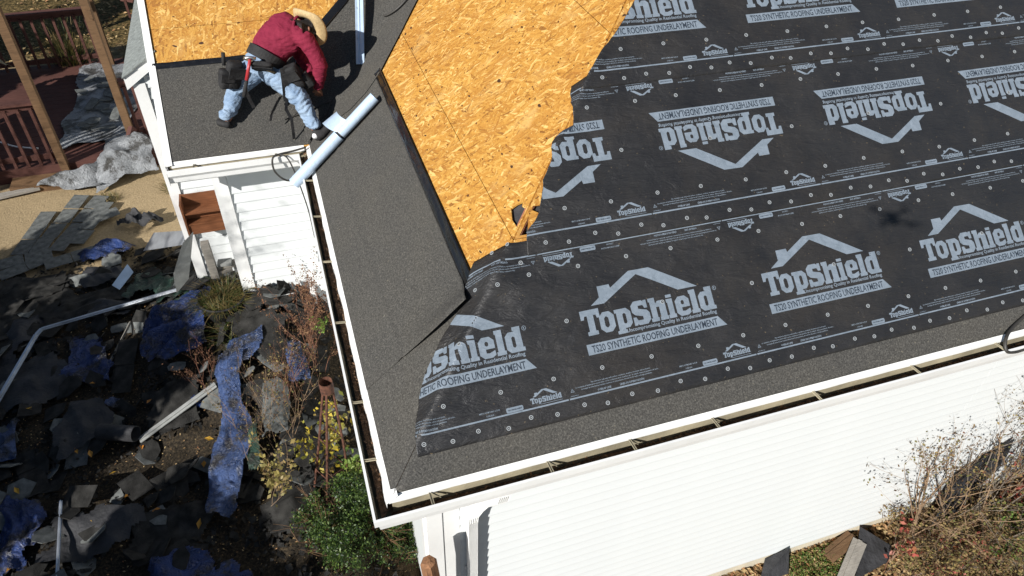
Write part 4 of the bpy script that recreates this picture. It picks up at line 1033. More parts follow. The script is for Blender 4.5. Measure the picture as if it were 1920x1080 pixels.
# hammer hanging from the belt
h0 = Vector((-.345, 3.83, .80)); h1 = Vector((-.455, 3.80, .50))
hm = MB(); hm.tube([h0 - O, h0.lerp(h1, .55) - O], [.013, .016], 10); hm.build('hammer_grip', MAT['redgrip'], man, True)
MB().tube([h0.lerp(h1, .55) - O, h1 - O], [.015, .018], 10).build('hammer_handle', MAT['nylon'], man, True)
MB().tube([h0 - O + Vector((-.05, .01, .0)), h0 - O + Vector((-.03, 0, .015)), h0 - O + Vector((.01, 0, .015)), h0 - O + Vector((.045, .0, .0))], [.006, .013, .012, .015], 10).build('hammer_head', MAT['steel'], man, True)
MB().tube([Vector((-.565, 4.0, .70)) - O, Vector((-.55, 4.02, .80)) - O], [.016, .016], 10).build('tool_handle', MAT['nylon'], man, True)
# straw hat
hat = empty('straw_hat', hd + Vector((.030, .035, .012)), 0, 'wide-brimmed straw hat worn by the roofer', 'hat')
hq = Vector((.66, .60, .16)).normalized().to_track_quat('Z', 'Y'); hat.rotation_mode = 'QUATERNION'; hat.rotation_quaternion = hq
mb = MB(); n = 40; rings = [(.178, .018), (.170, .008), (.148, -.004), (.13, -.006), (.102, .004), (.096, .03), (.090, .075), (.078, .098), (.05, .104), (.02, .095), (.002, .092)]
V = []
for r_, z_ in rings:
    for i in range(n):
        a_ = 2 * PI * i / n; e_ = 1 + .10 * math.cos(2 * a_); cup = (.045 * (math.cos(a_) ** 2) - .02 * math.sin(a_) ** 2) * ss(.1, .2, r_)
        V.append((r_ * math.cos(a_) * (1 / e_) , r_ * math.sin(a_) * e_, z_ + cup + .0025 * nz(math.cos(a_) * 2, math.sin(a_) * 2, r_ * 5)))
F = [(j * n + i, j * n + (i + 1) % n, (j + 1) * n + (i + 1) % n, (j + 1) * n + i) for j in range(len(rings) - 1) for i in range(n)]
o = link('hat_shell', mesh('hat_shell', V, F, True), MAT['straw'], hat); md = o.modifiers.new('t', 'SOLIDIFY'); md.thickness = .005
mb = MB(); lathe(mb, [(.099, .006), (.103, .008), (.099, .030), (.095, .031)], 40); o = mb.build('hat_band', MAT['nylon'], hat, True); o.scale = (.93, 1.07, 1)
# ------------------------------------------------------------------ shade trees out of view on the left
def rv(r, s=1): return Vector((r.uniform(-1, 1), r.uniform(-1, 1), r.uniform(-1, 1))) * s
def branchy(mb, r, p, d, L, rad, depth, out=None, n=5, up=.15, spread=.7):
    pts = [p.copy()]; rs = [rad]; q_ = p.copy(); dd = d.normalized()
    for i in range(4):
        dd = (dd + rv(r, .16) + Vector((0, 0, up * .25))).normalized(); q_ = q_ + dd * L / 4; pts.append(q_.copy()); rs.append(rad * (1 - .14 * (i + 1)))
    mb.tube(pts, rs, n if depth > 1 else 3, caps=False)
    if out is not None: out += pts[2:]
    if depth > 0:
        for k in range(r.choice((2, 3, 3))):
            b = pts[r.choice((2, 3, 4))]; nd = (dd + rv(r, spread)).normalized(); branchy(mb, r, b, nd, L * r.uniform(.55, .78), rad * .52, depth - 1, out, n, up, spread)
def leafcards(r, pts, per, spread, size, asp=.5, droop=0):
    V = []; F = []
    for p in pts:
        for _ in range(per):
            c = p + rv(r, spread); a = rv(r).normalized(); b = a.cross(rv(r)).normalized(); s_ = size * r.uniform(.6, 1.3); k = len(V)
            V += [c - a * s_, c - b * s_ * asp, c + a * s_, c + b * s_ * asp]; F.append((k, k + 1, k + 2, k + 3))
    return V, F
ever = mat_leaf('evergreen_leaves', [(.012, .03, .010), (.03, .06, .018), (.05, .085, .025)], .6, .04)
def evergreen(x, y, z0, z1, rad, seed, label, n=5600):
    r = random.Random(seed); t = empty('evergreen_tree', (x, y, z0), 0, label, 'tree', 'evergreens left of the yard')
    MB().tube([Vector((0, 0, 0)), Vector((.03, .02, (z1 - z0) * .55)), Vector((0, 0, (z1 - z0) * .92))], [.11, .07, .02], 8).build('trunk', MAT['post'], t)
    pts = []
    while len(pts) < n:
        h = r.random(); R_ = rad * (1 - h * .55) * (.75 + .35 * nz(h * 7, seed)); a = r.uniform(0, 2 * PI); q_ = math.sqrt(r.random()) * R_ * (1 + .25 * nz(a * 1.5, h * 5, seed))
        p = Vector((q_ * math.cos(a), q_ * math.sin(a), .25 + h * (z1 - z0 - .25)))
        if nz(p.x * 1.6, p.y * 1.6, p.z * 1.6 + seed) > -.24: pts.append(p)
    V, F = leafcards(r, pts, 2, .10, .085, .5); o = link('crown', mesh('crown', V, F), ever, t); return t
EG = [(-5.7, .75, 1.0, 1.15), (-6.1, 2.2, .95, 1.2), (-5.0, -.75, .45, .95), (-6.6, 3.5, .55, 1.15), (-7.2, .9, 1.2, 1.3), (-4.35, -1.75, .15, .85), (-5.7, -1.9, .9, 1.15), (-3.55, -2.35, -.35, .8), (-6.5, 7.0, .75, 1.3), (-7.6, 8.9, .9, 1.3), (-7.4, 11.6, 1.0, 1.5)]
EL_ = ['dense evergreen tree just left of the yard, nearest the debris heap', 'dense evergreen tree left of the torn shingles', 'small evergreen left of the lower tarps', 'low evergreen left of the sandy path',
       'tall evergreen standing behind the nearer ones, left of the yard', 'small evergreen near the lower left of the yard', 'evergreen in the second row at the lower left', 'lowest small evergreen below the heap',
       'evergreen left of the wooden deck stairs', 'evergreen left of the deck railing', 'tall evergreen far left of the deck']
for i, (x, y, z1, rad) in enumerate(EG): evergreen(x, y, -2.45, z1, rad, 20 + i, EL_[i])
r = random.Random(5)
def bare_tree(x, y, h, seed, label, leafy=0):
    r = random.Random(seed); t = empty('bare_tree', (x, y, zg(x, y)), 0, label, 'tree', 'bare trees left of the yard'); mb = MB(); out = []
    tr_ = MB(); tr_.tube([Vector((0, 0, 0)), Vector((.05, .03, h * .3)), Vector((.02, .06, h * .5))], [.09, .075, .06], 8, False); tr_.build('trunk', MAT['post'], t)
    for k in range(5): branchy(mb, r, Vector((.03, .05, h * r.uniform(.3, .5))), Vector((r.uniform(-.7, .7), r.uniform(-.7, .7), 1)), h * .32, .035, 3, out)
    mb.build('branches', MAT['post'], t)
    if leafy:
        V, F = leafcards(r, out, leafy, .12, .03, .5); link('leaves', mesh('leaves', V, F), mat_leaf('dry_tree_leaves', [(.12, .06, .02), (.2, .12, .03)]), t)
bare_tree(-6.6, .0, 5.8, 3, 'leafless tree whose branch shadows streak the sand and siding', 1)
bare_tree(-9.0, 4.2, 5.0, 9, 'leafless tree further back left of the sandy path', 1)

# ------------------------------------------------------------------ tarps and sheets draped over the yard
def ridged(x, y, z, octv=3):
    wv_ = noise.noise_vector(Vector((x * .45, y * .45, z))) * .9; x += wv_.x; y += wv_.y; t = z * 2.3; c_, s_ = math.cos(t), math.sin(t); x, y = (c_ * x - s_ * y) * .5, (s_ * x + c_ * y) * 1.0
    a = 0; f = 1; w_ = 1
    for k in range(octv): a += w_ * (1 - abs(nz(x * f + 7 * k, y * f, z + k) * 2.2)) ; f *= 2.05; w_ *= .42
    return a / 1.65
def drape(name, label, cat, quad, amp, mat, seed=0, group=None, fr=2.4, nu=54, nv=44, base=.03, rag=.10, zfun=None, edge=.6, thick=0, torn=1.0):
    """quad: four corner points (x,y[,extra z]) of a sheet lying crumpled on the ground"""
    q4 = [Vector((*p[:2], p[2] if len(p) > 2 else 0)) for p in quad]; cen = sum(q4, Vector()) / 4
    V = []
    for j in range(nv + 1):
        for i in range(nu + 1):
            u, v = i / nu, j / nv; p = (q4[0] * (1 - u) + q4[1] * u) * (1 - v) + (q4[3] * (1 - u) + q4[2] * u) * v
            ed = min(u, 1 - u, v, 1 - v) * 2
            w_ = noise.noise_vector(Vector((p.x * 1.9, p.y * 1.9, seed))) * rag * (1.6 - ed) + noise.noise_vector(Vector((p.x * 5, p.y * 5, seed + 3))) * rag * .22
            x, y = p.x + w_.x, p.y + w_.y
            h = ridged(x * fr + seed, y * fr, seed * 1.7); h = max(0, h) ** 1.3
            z = (zfun or zg)(x, y) + base + p.z + amp * h * (edge + (1 - edge) * min(1, ed * 2)) 
            V.append(Vector((x, y, z)) - cen)
    F = []
    for j in range(nv):
        for i in range(nu):
            u, v = (i + .5) / nu, (j + .5) / nv; a_ = min(u, 1 - u) * 2; b_ = min(v, 1 - v) * 2
            e_ = min(a_, b_) * .8 + a_ * b_ * .5; P = V[j * (nu + 1) + i]
            if e_ > torn * (.30 + .75 * nz(P.x * 2.4 + seed, P.y * 2.4, 4) + .3 * nz(P.x * 8, P.y * 8, seed)): F.append((j * (nu + 1) + i, j * (nu + 1) + i + 1, (j + 1) * (nu + 1) + i + 1, (j + 1) * (nu + 1) + i))
    o = link(name, mesh(name, V, F, True), MAT[mat] if isinstance(mat, str) else mat); o.location = cen
    if thick: md = o.modifiers.new('t', 'SOLIDIFY'); md.thickness = thick
    return meta(o, label, cat, group)
TG = 'tarps thrown over the debris'
drape('tarp', 'crumpled dark blue tarp nearest the sand, edged by loose shingles', 'tarp', [(-3.05, 5.95), (-2.05, 5.55), (-1.85, 6.02), (-2.75, 6.3)], .16, 'blue', 1, TG, 3.2, 60, 50)
drape('tarp', 'dark green tarp wedged under the long aluminium strip', 'tarp', [(-2.45, 5.0), (-1.5, 3.95), (-1.25, 4.45), (-2.05, 5.7)], .14, 'green', 2, TG)
drape('tarp', 'largest crumpled royal blue tarp with glossy folds, middle of the heap', 'tarp', [(-2.10, 3.55), (-1.28, 3.50), (-1.22, 4.22), (-1.95, 4.35)], .30, 'blue', 3, TG, 2.9, 80, 70)
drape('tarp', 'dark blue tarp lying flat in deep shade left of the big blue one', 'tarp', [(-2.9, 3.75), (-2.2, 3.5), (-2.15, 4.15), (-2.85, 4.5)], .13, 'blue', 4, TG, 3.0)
drape('tarp', 'torn pale blue tarp at the left edge below the bent strip', 'tarp', [(-3.6, 2.8), (-3.12, 2.9), (-3.1, 3.35), (-3.5, 3.5)], .12, 'bluel', 5, TG)
drape('tarp', 'ragged dark blue tarp in the bottom left corner', 'tarp', [(-3.3, 1.6), (-2.5, 1.75), (-2.65, 2.45), (-3.3, 2.6)], .16, 'blue', 6, TG, 3.0)
drape('tarp', 'small bright scrap of blue tarp on the black felt', 'tarp', [(-2.42, 3.30), (-2.24, 3.26), (-2.22, 3.40), (-2.38, 3.44)], .10, 'bluel', 7, TG, 6, 24, 20, rag=.05)
drape('tarp', 'small blue tarp scrap beside the white strip end', 'tarp', [(-1.62, 2.95), (-1.40, 2.86), (-1.34, 3.06), (-1.55, 3.10)], .10, 'blue', 8, TG, 6, 26, 20, rag=.05)
drape('tarp', 'dark blue tarp folds at the bottom edge left of the green bush', 'tarp', [(-2.2, .95), (-1.1, .95), (-1.05, 1.5), (-2.0, 1.65)], .13, 'blue', 9, TG, 3.0)
drape('tarp', 'long pale blue tarp strip hanging down the heap beside the dry weeds', 'tarp', [(-1.46, 1.76), (-1.10, 1.66), (-.90, 3.35), (-1.22, 3.42)], .08, 'bluel', 10, TG, 4.2, 34, 90, base=.15, rag=.05, torn=.6)
drape('tarp', 'small green tarp tail right of the long pale blue strip', 'tarp', [(-1.07, 1.98), (-.93, 2.02), (-.90, 2.62), (-1.00, 2.62)], .06, 'green', 11, TG, 4, 20, 34, base=.17, rag=.04)
drape('tarp', 'pale blue and silver shredded plastic in the weeds under the gutter', 'tarp', [(-.58, 2.85), (-.36, 2.80), (-.38, 3.35), (-.56, 3.32)], .16, MAT['bluel'], 12, TG, 7, 30, 30, base=.12, rag=.07)
drape('tarp', 'mid blue tarp bulge under the rounded felt mound', 'tarp', [(-1.30, 3.05), (-.95, 2.95), (-.80, 3.45), (-1.18, 3.55)], .08, 'bluel', 13, TG, 3, 30, 30, base=.14)
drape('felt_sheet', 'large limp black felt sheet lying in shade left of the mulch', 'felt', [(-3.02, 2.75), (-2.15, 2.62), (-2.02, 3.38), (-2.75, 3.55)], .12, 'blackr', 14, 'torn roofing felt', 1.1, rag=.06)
drape('felt_sheet', 'rounded grey brown felt mound below the white siding', 'felt', [(-1.28, 3.25), (-.45, 2.95), (-.35, 3.62), (-1.15, 3.85)], .10, 'shingd', 15, 'torn roofing felt', 1.2, rag=.05, base=.12)
drape('felt_sheet', 'grey torn shingle sheet hanging in the weeds right of the pale blue strip', 'felt', [(-.95, 2.25), (-.62, 2.3), (-.58, 2.95), (-.92, 2.95)], .10, 'shingle', 16, 'torn roofing felt', 2, rag=.06, base=.14)
drape('felt_sheet', 'crumpled black felt wad standing on the sand by the corner post', 'felt', [(-2.45, 6.42), (-2.08, 6.28), (-1.80, 6.42), (-2.35, 6.85)], .26, 'blackr', 17, 'torn roofing felt', 4.2, rag=.10, base=.02)
drape('felt_sheet', 'dark felt sheet under the shingle scraps at the left edge', 'felt', [(-4.1, 4.2), (-2.8, 4.5), (-2.7, 5.5), (-3.9, 5.9)], .10, 'shingd', 18, 'torn roofing felt', 1.4)
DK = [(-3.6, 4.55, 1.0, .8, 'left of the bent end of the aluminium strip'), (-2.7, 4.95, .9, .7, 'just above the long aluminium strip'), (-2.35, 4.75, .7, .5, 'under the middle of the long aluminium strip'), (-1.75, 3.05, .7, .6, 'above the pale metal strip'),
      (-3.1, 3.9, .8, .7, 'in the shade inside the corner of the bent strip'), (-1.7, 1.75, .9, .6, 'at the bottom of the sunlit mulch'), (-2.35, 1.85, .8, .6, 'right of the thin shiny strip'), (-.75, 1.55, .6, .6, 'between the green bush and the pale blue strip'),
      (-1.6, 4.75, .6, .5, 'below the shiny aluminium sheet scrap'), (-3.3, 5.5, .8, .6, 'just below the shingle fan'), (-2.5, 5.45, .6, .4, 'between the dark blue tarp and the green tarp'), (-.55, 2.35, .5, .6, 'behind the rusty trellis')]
for i, (x, y, w_, h_, lab) in enumerate(DK):
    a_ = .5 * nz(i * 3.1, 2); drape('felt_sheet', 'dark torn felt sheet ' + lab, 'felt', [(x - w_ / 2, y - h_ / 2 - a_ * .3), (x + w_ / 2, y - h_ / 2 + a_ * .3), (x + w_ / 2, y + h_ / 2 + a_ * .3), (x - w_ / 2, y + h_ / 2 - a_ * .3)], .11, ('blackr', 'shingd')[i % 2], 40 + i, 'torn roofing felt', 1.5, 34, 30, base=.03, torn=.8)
ZD = lambda x, y: -2.2
drape('tarp', 'flat grey tarp spread over the deck under torn shingles', 'tarp', [(-3.35, 8.25), (-2.32, 8.45), (-2.45, 11.1), (-3.25, 11.4)], .07, 'silver', 19, 'silver tarps by the deck', 1.6, 60, 90, zfun=ZD, base=.02, torn=.1)
drape('tarp', 'crumpled silver tarp spilling off the deck edge onto the sand, left half', 'tarp', [(-3.55, 7.55), (-2.72, 7.45), (-2.72, 8.5, .15), (-3.40, 8.5, .05)], .28, 'silver', 20, 'silver tarps by the deck', 1.5, 80, 70, base=.02, rag=.12, torn=.25)
drape('tarp', 'crumpled silver tarp with a dark brown hem, right half by the leaning post', 'tarp', [(-2.80, 7.40), (-2.02, 7.70), (-2.10, 8.5, .32), (-2.80, 8.5, .22)], .30, 'silver', 21, 'silver tarps by the deck', 1.6, 70, 70, base=.02, rag=.10, torn=.2)

ORD = 'first second third fourth fifth sixth seventh eighth ninth tenth eleventh twelfth thirteenth fourteenth fifteenth sixteenth seventeenth eighteenth nineteenth twentieth twenty-first twenty-second twenty-third twenty-fourth'.split()
# shingle scraps, one object each
def scrap_mesh(seed, w_, h_, t=.007, tabs=False):
    r = random.Random(seed); P = []
    if tabs:
        P = [(0, 0), (w_ * .325, 0), (w_ * .325, h_ * .5), (w_ * .342, h_ * .5), (w_ * .342, 0), (w_ * .655, .01), (w_ * .655, h_ * .5), (w_ * .672, h_ * .5), (w_ * .672, 0), (w_, 0), (w_, h_), (0, h_)]
    else:
        n = r.randint(5, 8)
        for i in range(n):
            a = 2 * PI * i / n; k = r.uniform(.5, 1.2); P.append((w_ / 2 * max(-1, min(1, 1.35 * math.cos(a) * k)), h_ / 2 * max(-1, min(1, 1.35 * math.sin(a) * k))))
    curl = 0 if tabs else r.uniform(-.35, .35)
    vs, fs = slab(P, lambda a, b, h: Vector((a, b, h + curl * a * a * .9 + .3 * curl * b * b)), t); return mesh('shingle_scrap', vs, fs)
r = random.Random(77)
VAR = [scrap_mesh(i, r.uniform(.14, .42), r.uniform(.09, .26)) for i in range(18)]
for i, me in enumerate(VAR): me.materials.append(MAT['shingd'] if i % 4 else MAT['shingle'])
def ground_n(x, y): e = .04; return Vector((zg(x - e, y) - zg(x + e, y), zg(x, y - e) - zg(x, y + e), 2 * e)).normalized()
def put_scrap(me, x, y, up_, label, group, mat=None, tilt=.3, rz=None):
    o = link('shingle_scrap', me, mat); n_ = (ground_n(x, y) + rv(r, tilt)).normalized()
    o.rotation_euler = (n_.to_track_quat('Z', 'Y') @ Quaternion((0, 0, 1), r.uniform(0, 6) if rz is None else rz)).to_euler(); o.location = (x, y, zg(x, y) + up_); return meta(o, label, 'shingle', group)
SG = 'torn asphalt shingles scattered over the debris heap'
k = 0
while k < 250:
    x = r.uniform(-3.9, -.15); y = r.uniform(1.0, 6.1)
    if x > -1.3: y = r.uniform(1.9, 4.1)
    if x < -3.1 and y < 2: continue
    put_scrap(r.choice(VAR), x, y, r.uniform(.02, .10), 'torn dark asphalt shingle scrap lying in the debris heap', SG, tilt=.45); k += 1
for i in range(16):      # thick pile against the white siding
    x = -.86 + .72 * i / 15 + r.uniform(-.04, .04); y = 3.93 + r.uniform(-.12, .04)
    put_scrap(r.choice(VAR), x, y, r.uniform(.03, .14), f'torn shingle piece at the foot of the white siding, {ORD[i]} from the left post', 'torn shingles heaped against the siding', tilt=.5)
for i in range(14):      # pale torn pieces on the deck tarp
    x = r.uniform(-3.2, -2.4); y = 8.8 + 1.9 * i / 14; o = put_scrap(VAR[(i * 4) % 12], x, y, .0, f'grey torn shingle piece on the flat deck tarp, {ORD[i]} placed from the near end', 'torn shingles on the deck tarp', tilt=.2); o.location.z = -2.13 + r.uniform(0, .04)
    if o.data.materials[0] is not MAT['shingle']:
        o.data = VAR[0]
tv, tf = slab([(0, 0), (.292, 0), (.292, .20), (0, .20)], lambda a, b, h: Vector((a, b, h)), .006); tabm = mesh('shingle_tab', tv, tf); tabm.materials.append(MAT['shingle'])
for i, (x, y, rz, n_, lab) in enumerate([(-3.50, 6.22, 1.30, 3, 'grey shingle strip at the left of the fan on the sand'), (-3.28, 6.18, 1.24, 4, 'grey shingle strip second from left in the fan on the sand'), (-3.07, 6.14, 1.20, 4, 'grey shingle strip third from left in the fan on the sand'),
                                  (-2.86, 6.22, 1.22, 3, 'grey shingle strip at the right of the fan on the sand'), (-4.05, 5.85, .25, 3, 'grey shingle strip at the left edge beside the fan'), (-3.95, 5.60, .45, 3, 'grey shingle strip at the left edge, lower one'), (-2.72, 6.62, .35, 1, 'single shingle tab poking right out of the fan'), (-3.2, 5.75, .3, 2, 'short shingle strip below the fan, half in shade')]):
    t = empty('shingle_strip', (x, y, zg(x, y) + .035 + .008 * i), rz, lab, 'shingle', 'grey shingle strips on the sand'); t.rotation_euler = (r.uniform(-.03, .03), r.uniform(-.04, .04), rz)
    for q_ in range(n_):
        o = link('shingle_tab', tabm, None, t); o.location = (q_ * .302, r.uniform(-.012, .012), r.uniform(0, .008)); o.rotation_euler = (r.uniform(-.03, .03), r.uniform(-.03, .03), r.uniform(-.03, .03))
V = []; F = []
for _ in range(9000):
    x = r.uniform(-4.0, .1); y = r.uniform(.6, 6.0)
    if nz(x * 1.7, y * 1.7, 6) < -.25: continue
    n_ = (ground_n(x, y) + rv(r, .8)).normalized(); a = Quaternion(n_, r.uniform(0, 6)) @ n_.orthogonal().normalized(); b = n_.cross(a); s_ = r.choice((.01, .015, .02, .03, .05)) * r.uniform(.6, 1.3); p = Vector((x, y, zg(x, y) + r.uniform(0, .05))); k_ = len(V)
    V += [p - a * s_, p - b * s_ * r.uniform(.3, .9), p + a * s_ * r.uniform(.4, 1), p + a * s_ * .3 + b * s_ * .7]; F.append((k_, k_ + 1, k_ + 2, k_ + 3))
meta(link('shingle_rubble', mesh('shingle_rubble', V, F), MAT['shingd']), kind='stuff')
tabd = mesh('shingle_tab', tv, tf); tabd.materials.append(MAT['shingd'])
for i in range(26):
    x = r.uniform(-3.9, -1.5); y = r.uniform(1.3, 5.5); t = empty('shingle_strip', (x, y, zg(x, y) + .025 + r.uniform(0, .03)), 0, 'torn dark shingle strip with square tabs lying in the debris heap', 'shingle', 'torn dark shingle strips in the heap')
    t.rotation_euler = ((ground_n(x, y) + rv(r, .12)).normalized().to_track_quat('Z', 'Y') @ Quaternion((0, 0, 1), r.uniform(0, 6))).to_euler()
    for q_ in range(r.choice((1, 1, 2, 2))):
        o = link('shingle_tab', tabd if i % 5 else tabm, None, t); o.location = (q_ * .300, r.uniform(-.01, .01), r.uniform(0, .006)); o.rotation_euler = (r.uniform(-.05, .05), .10 * q_, r.uniform(-.03, .03))
# metal strips, flashings, wood
def bar(name, label, cat, pts, w_, h_, mat, group=None):
    P = [Vector(p) for p in pts]; c = P[0].copy(); mb = MB()
    for a, b in zip(P, P[1:]): mb.beam(a - c, b - c, w_, h_); mb.beam(a - c + Vector((0, 0, .012)), b - c + Vector((0, 0, .012)), w_ * .3, h_)
    o = mb.build(name, MAT[mat]); o.location = c; return meta(o, label, cat, group)
bar('metal_strip', 'long bent aluminium drip strip running from the pot to the left edge of the view', 'metal strip', [(-1.32, 4.50, -1.92), (-3.05, 4.55, -2.22), (-3.10, 4.50, -2.24), (-3.42, 3.45, -2.32)], .055, .006, 'alu', 'metal strips in the debris')
bar('metal_strip', 'pale metal strip poking out of the black felt roll', 'metal strip', [(-1.28, 3.05, -2.05), (-2.02, 2.78, -2.30)], .075, .008, 'greym', 'metal strips in the debris')
bar('metal_strip', 'thin shiny strip in the bottom left shade', 'metal strip', [(-2.62, 2.28, -2.28), (-2.56, 1.30, -2.33)], .026, .006, 'alu', 'metal strips in the debris')
bar('wood_lath', 'thin brown lath lying in the shade under the aluminium strip', 'lath', [(-2.15, 4.35, -2.18), (-2.35, 3.85, -2.26)], .02, .012, 'greyw')
bar('wood_plank', 'weathered grey board lying on the ground at the left edge', 'board', [(-4.6, 7.55, -2.38), (-3.55, 7.75, -2.36)], .12, .03, 'greyw')
o = axis_tube((-2.36, 2.95, -2.25), (-2.03, 2.80, -2.22), .075, inner=.068).build('felt_roll', MAT['blackr'], None, True); meta(o, 'small black felt roll with a pale metal strip sticking out of it', 'felt roll')
def plate(name, label, cat, pts, t, mat, bend=0, group=None):
    P = [Vector(p) for p in pts]; c = sum(P, Vector()) / len(P); n_ = (P[1] - P[0]).cross(P[-1] - P[0]).normalized(); V = [p - c for p in P] + [p - c - n_ * t for p in P]; k = len(P)
    o = link(name, mesh(name, V, [tuple(range(k)), tuple(range(2 * k - 1, k - 1, -1))] + [(i, (i + 1) % k, k + (i + 1) % k, k + i) for i in range(k)]), MAT[mat]); o.location = c; return meta(o, label, cat, group)
# bent grey flashing standing by the post: two leaves
fl = empty('bent_flashing', (-1.4, 3.9, -1.3), 0, 'bent grey flashing sheet standing against the corner post', 'metal flashing', 'loose flashing pieces'); c = Vector(fl.location)
for pts in ([(-1.19, 3.93, -.86), (-1.30, 3.88, -.93), (-1.465, 3.84, -1.25), (-1.30, 3.90, -1.20)], [(-1.465, 3.84, -1.25), (-1.30, 3.90, -1.20), (-1.36, 3.90, -1.38), (-1.50, 3.86, -1.50)]):
    P = [Vector(p) - c for p in pts]; me = mesh('flashing_leaf', P, [(0, 1, 2, 3)] if pts[0][0] > -1.3 else [(0, 3, 2, 1)]); o = link('flashing_leaf', me, MAT['greym'], fl); md = o.modifiers.new('t', 'SOLIDIFY'); md.thickness = .003
plate('metal_scrap', 'shiny aluminium sheet scrap mirroring the sky beside the bent flashing', 'metal flashing', [(-2.08, 5.62, -2.18), (-1.55, 5.15, -1.85), (-1.48, 5.35, -1.80), (-1.95, 5.85, -2.1)], .004, 'alu', group='loose flashing pieces')
plate('metal_scrap', 'small pale blue metal scrap below the green tarp', 'metal flashing', [(-2.40, 5.10, -2.22), (-2.22, 5.32, -2.12), (-2.16, 5.20, -2.16), (-2.32, 5.02, -2.24)], .004, 'film', group='loose flashing pieces')
o = MB().beam(Vector((0, 0, 0)), Vector((-.01, .0, .80)), .08, .08).build('old_post', MAT['greyw']); o.location = (-1.17, 4.28, -2.05); meta(o, 'short old timber post standing right of the bent flashing', 'post')
# cedar shelf box between the white posts
cb = empty('cedar_steps', (-1.11, 4.40, -1.2), 0, 'open orange brown cedar box of three boards below the porch siding', 'wooden box'); c = Vector(cb.location)
for z_, y_, nm_ in ((-.88, 4.53, 'back_board'), (-1.0, 4.46, 'board'), (-1.14, 4.38, 'board')):
    MB().box(Vector((-1.295, y_, z_ - .06)) - c, Vector((-.84, y_ + .018, z_ + .065)) - c).build(nm_, MAT['cedar'], cb)
for z_ in (-.945, -1.075): MB().box(Vector((-1.295, 4.37, z_ - .01)) - c, Vector((-.84, 4.55, z_ + .006)) - c).build('shelf', MAT['cedar'], cb)
MB().box(Vector((-1.315, 4.36, -1.21)) - c, Vector((-1.297, 4.57, -.82)) - c).build('side_board', MAT['cedar'], cb)
# grey stacked stones behind the pot
for i in range(13):
    z_ = -1.84 + .045 * (i // 2); x_ = -1.06 + (i % 2) * .15 + r.uniform(-.03, .03)
    mb = MB(); mb.box((-.075 + r.uniform(-.02, .02), -.05, -.016), (.07 + r.uniform(-.02, .02), .05, .016)); o = mb.build('flat_stone', MAT['greyw'] if i % 3 else MAT['greym']); o.location = (x_, 4.33 + r.uniform(-.02, .02), z_); o.rotation_euler = (r.uniform(-.05, .05), r.uniform(-.05, .05), r.uniform(-.2, .2))
    meta(o, f'flat grey stone, {ORD[i // 2]} layer up, {("left", "right")[i % 2]} column of the stack behind the grass pot', 'stone', 'flat stones stacked behind the pot')
# pot of grass
pt_ = empty('plant_pot', (-1.13, 3.98, -2.02), 0, 'large round black plastic pot full of yellow green grass', 'plant pot')
mb = MB(); lathe(mb, [(.001, 0), (.17, 0), (.225, .26), (.245, .27), (.245, .29), (.228, .29), (.222, .24), (.001, .24)], 28); mb.build('pot_shell', MAT['nylon'], pt_, True)
gm = mat_leaf('grass_blades', [(.025, .05, .012), (.07, .09, .02), (.17, .12, .04), (.26, .19, .08)])
def blades(r, n, rad, hgt, w_=.006, lean=.6):
    V = []; F = []
    for i in range(n):
        a = r.uniform(0, 2 * PI); q_ = rad * math.sqrt(r.random()); p = Vector((q_ * math.cos(a), q_ * math.sin(a), 0)); a2 = r.uniform(0, 2 * PI); d = Vector((math.cos(a2) * r.random() * lean * .8 + math.cos(a) * .25 * lean, math.sin(a2) * r.random() * lean * .8 + math.sin(a) * .25 * lean, 1)).normalized(); h = hgt * r.uniform(.4, 1.1)
        s_ = Vector((-math.sin(a + r.uniform(-1, 1)), math.cos(a), 0)).normalized() * w_; prev = None; k = len(V); c = p.copy(); ww = 1
        for j in range(5):
            V += [c - s_ * ww, c + s_ * ww]; d = (d + Vector((d.x, d.y, -.35)) * .35).normalized(); c = c + d * h / 4; ww = 1 - (j + 1) / 5
        F += [(k + 2 * j, k + 2 * j + 1, k + 2 * j + 3, k + 2 * j + 2) for j in range(4)]
    return V, F
V, F = blades(r, 900, .22, .24, .004, 1.6); o = link('grass_tuft', mesh('grass_tuft', V, F), gm, pt_); o.location = (0, 0, .24)
V, F = blades(r, 320, .22, .28, .0045, 1.0); o = link('grass_clump', mesh('grass_clump', V, F), gm); o.location = (-1.0, 3.62, -2.02); meta(o, 'dry grass clump growing in front of the black pot', 'grass clump', 'grass clumps in the yard')
V, F = blades(r, 420, .22, .95, .006, .35); o = link('grass_clump', mesh('grass_clump', V, F), gm); o.location = (-3.52, 11.6, -2.4); meta(o, 'tall ornamental grass clump behind the deck railing', 'grass clump', 'grass clumps in the yard')
V, F = blades(r, 160, .14, .14, .004, 1.0); o = link('grass_clump', mesh('grass_clump', V, F), gm); o.location = (-2.65, 7.25, -2.42); meta(o, 'small dry grass tuft on the sand in front of the silver tarp', 'grass clump', 'grass clumps in the yard')
V, F = blades(r, 220, .2, .2, .004, 1.0); o = link('grass_clump', mesh('grass_clump', V, F), gm); o.location = (-1.78, 7.35, -2.42); meta(o, 'dry grass tuft on the sand at the foot of the corner post', 'grass clump', 'grass clumps in the yard')
o = axis_tube((-.93, 3.93, -1.80), (-.86, 3.80, -1.86), .035, inner=.028).build('clay_pipe', simple('pink_clay', (.36, .17, .15), .8), None, True); meta(o, 'short pinkish clay pipe lying between the pot and the white post', 'pipe')
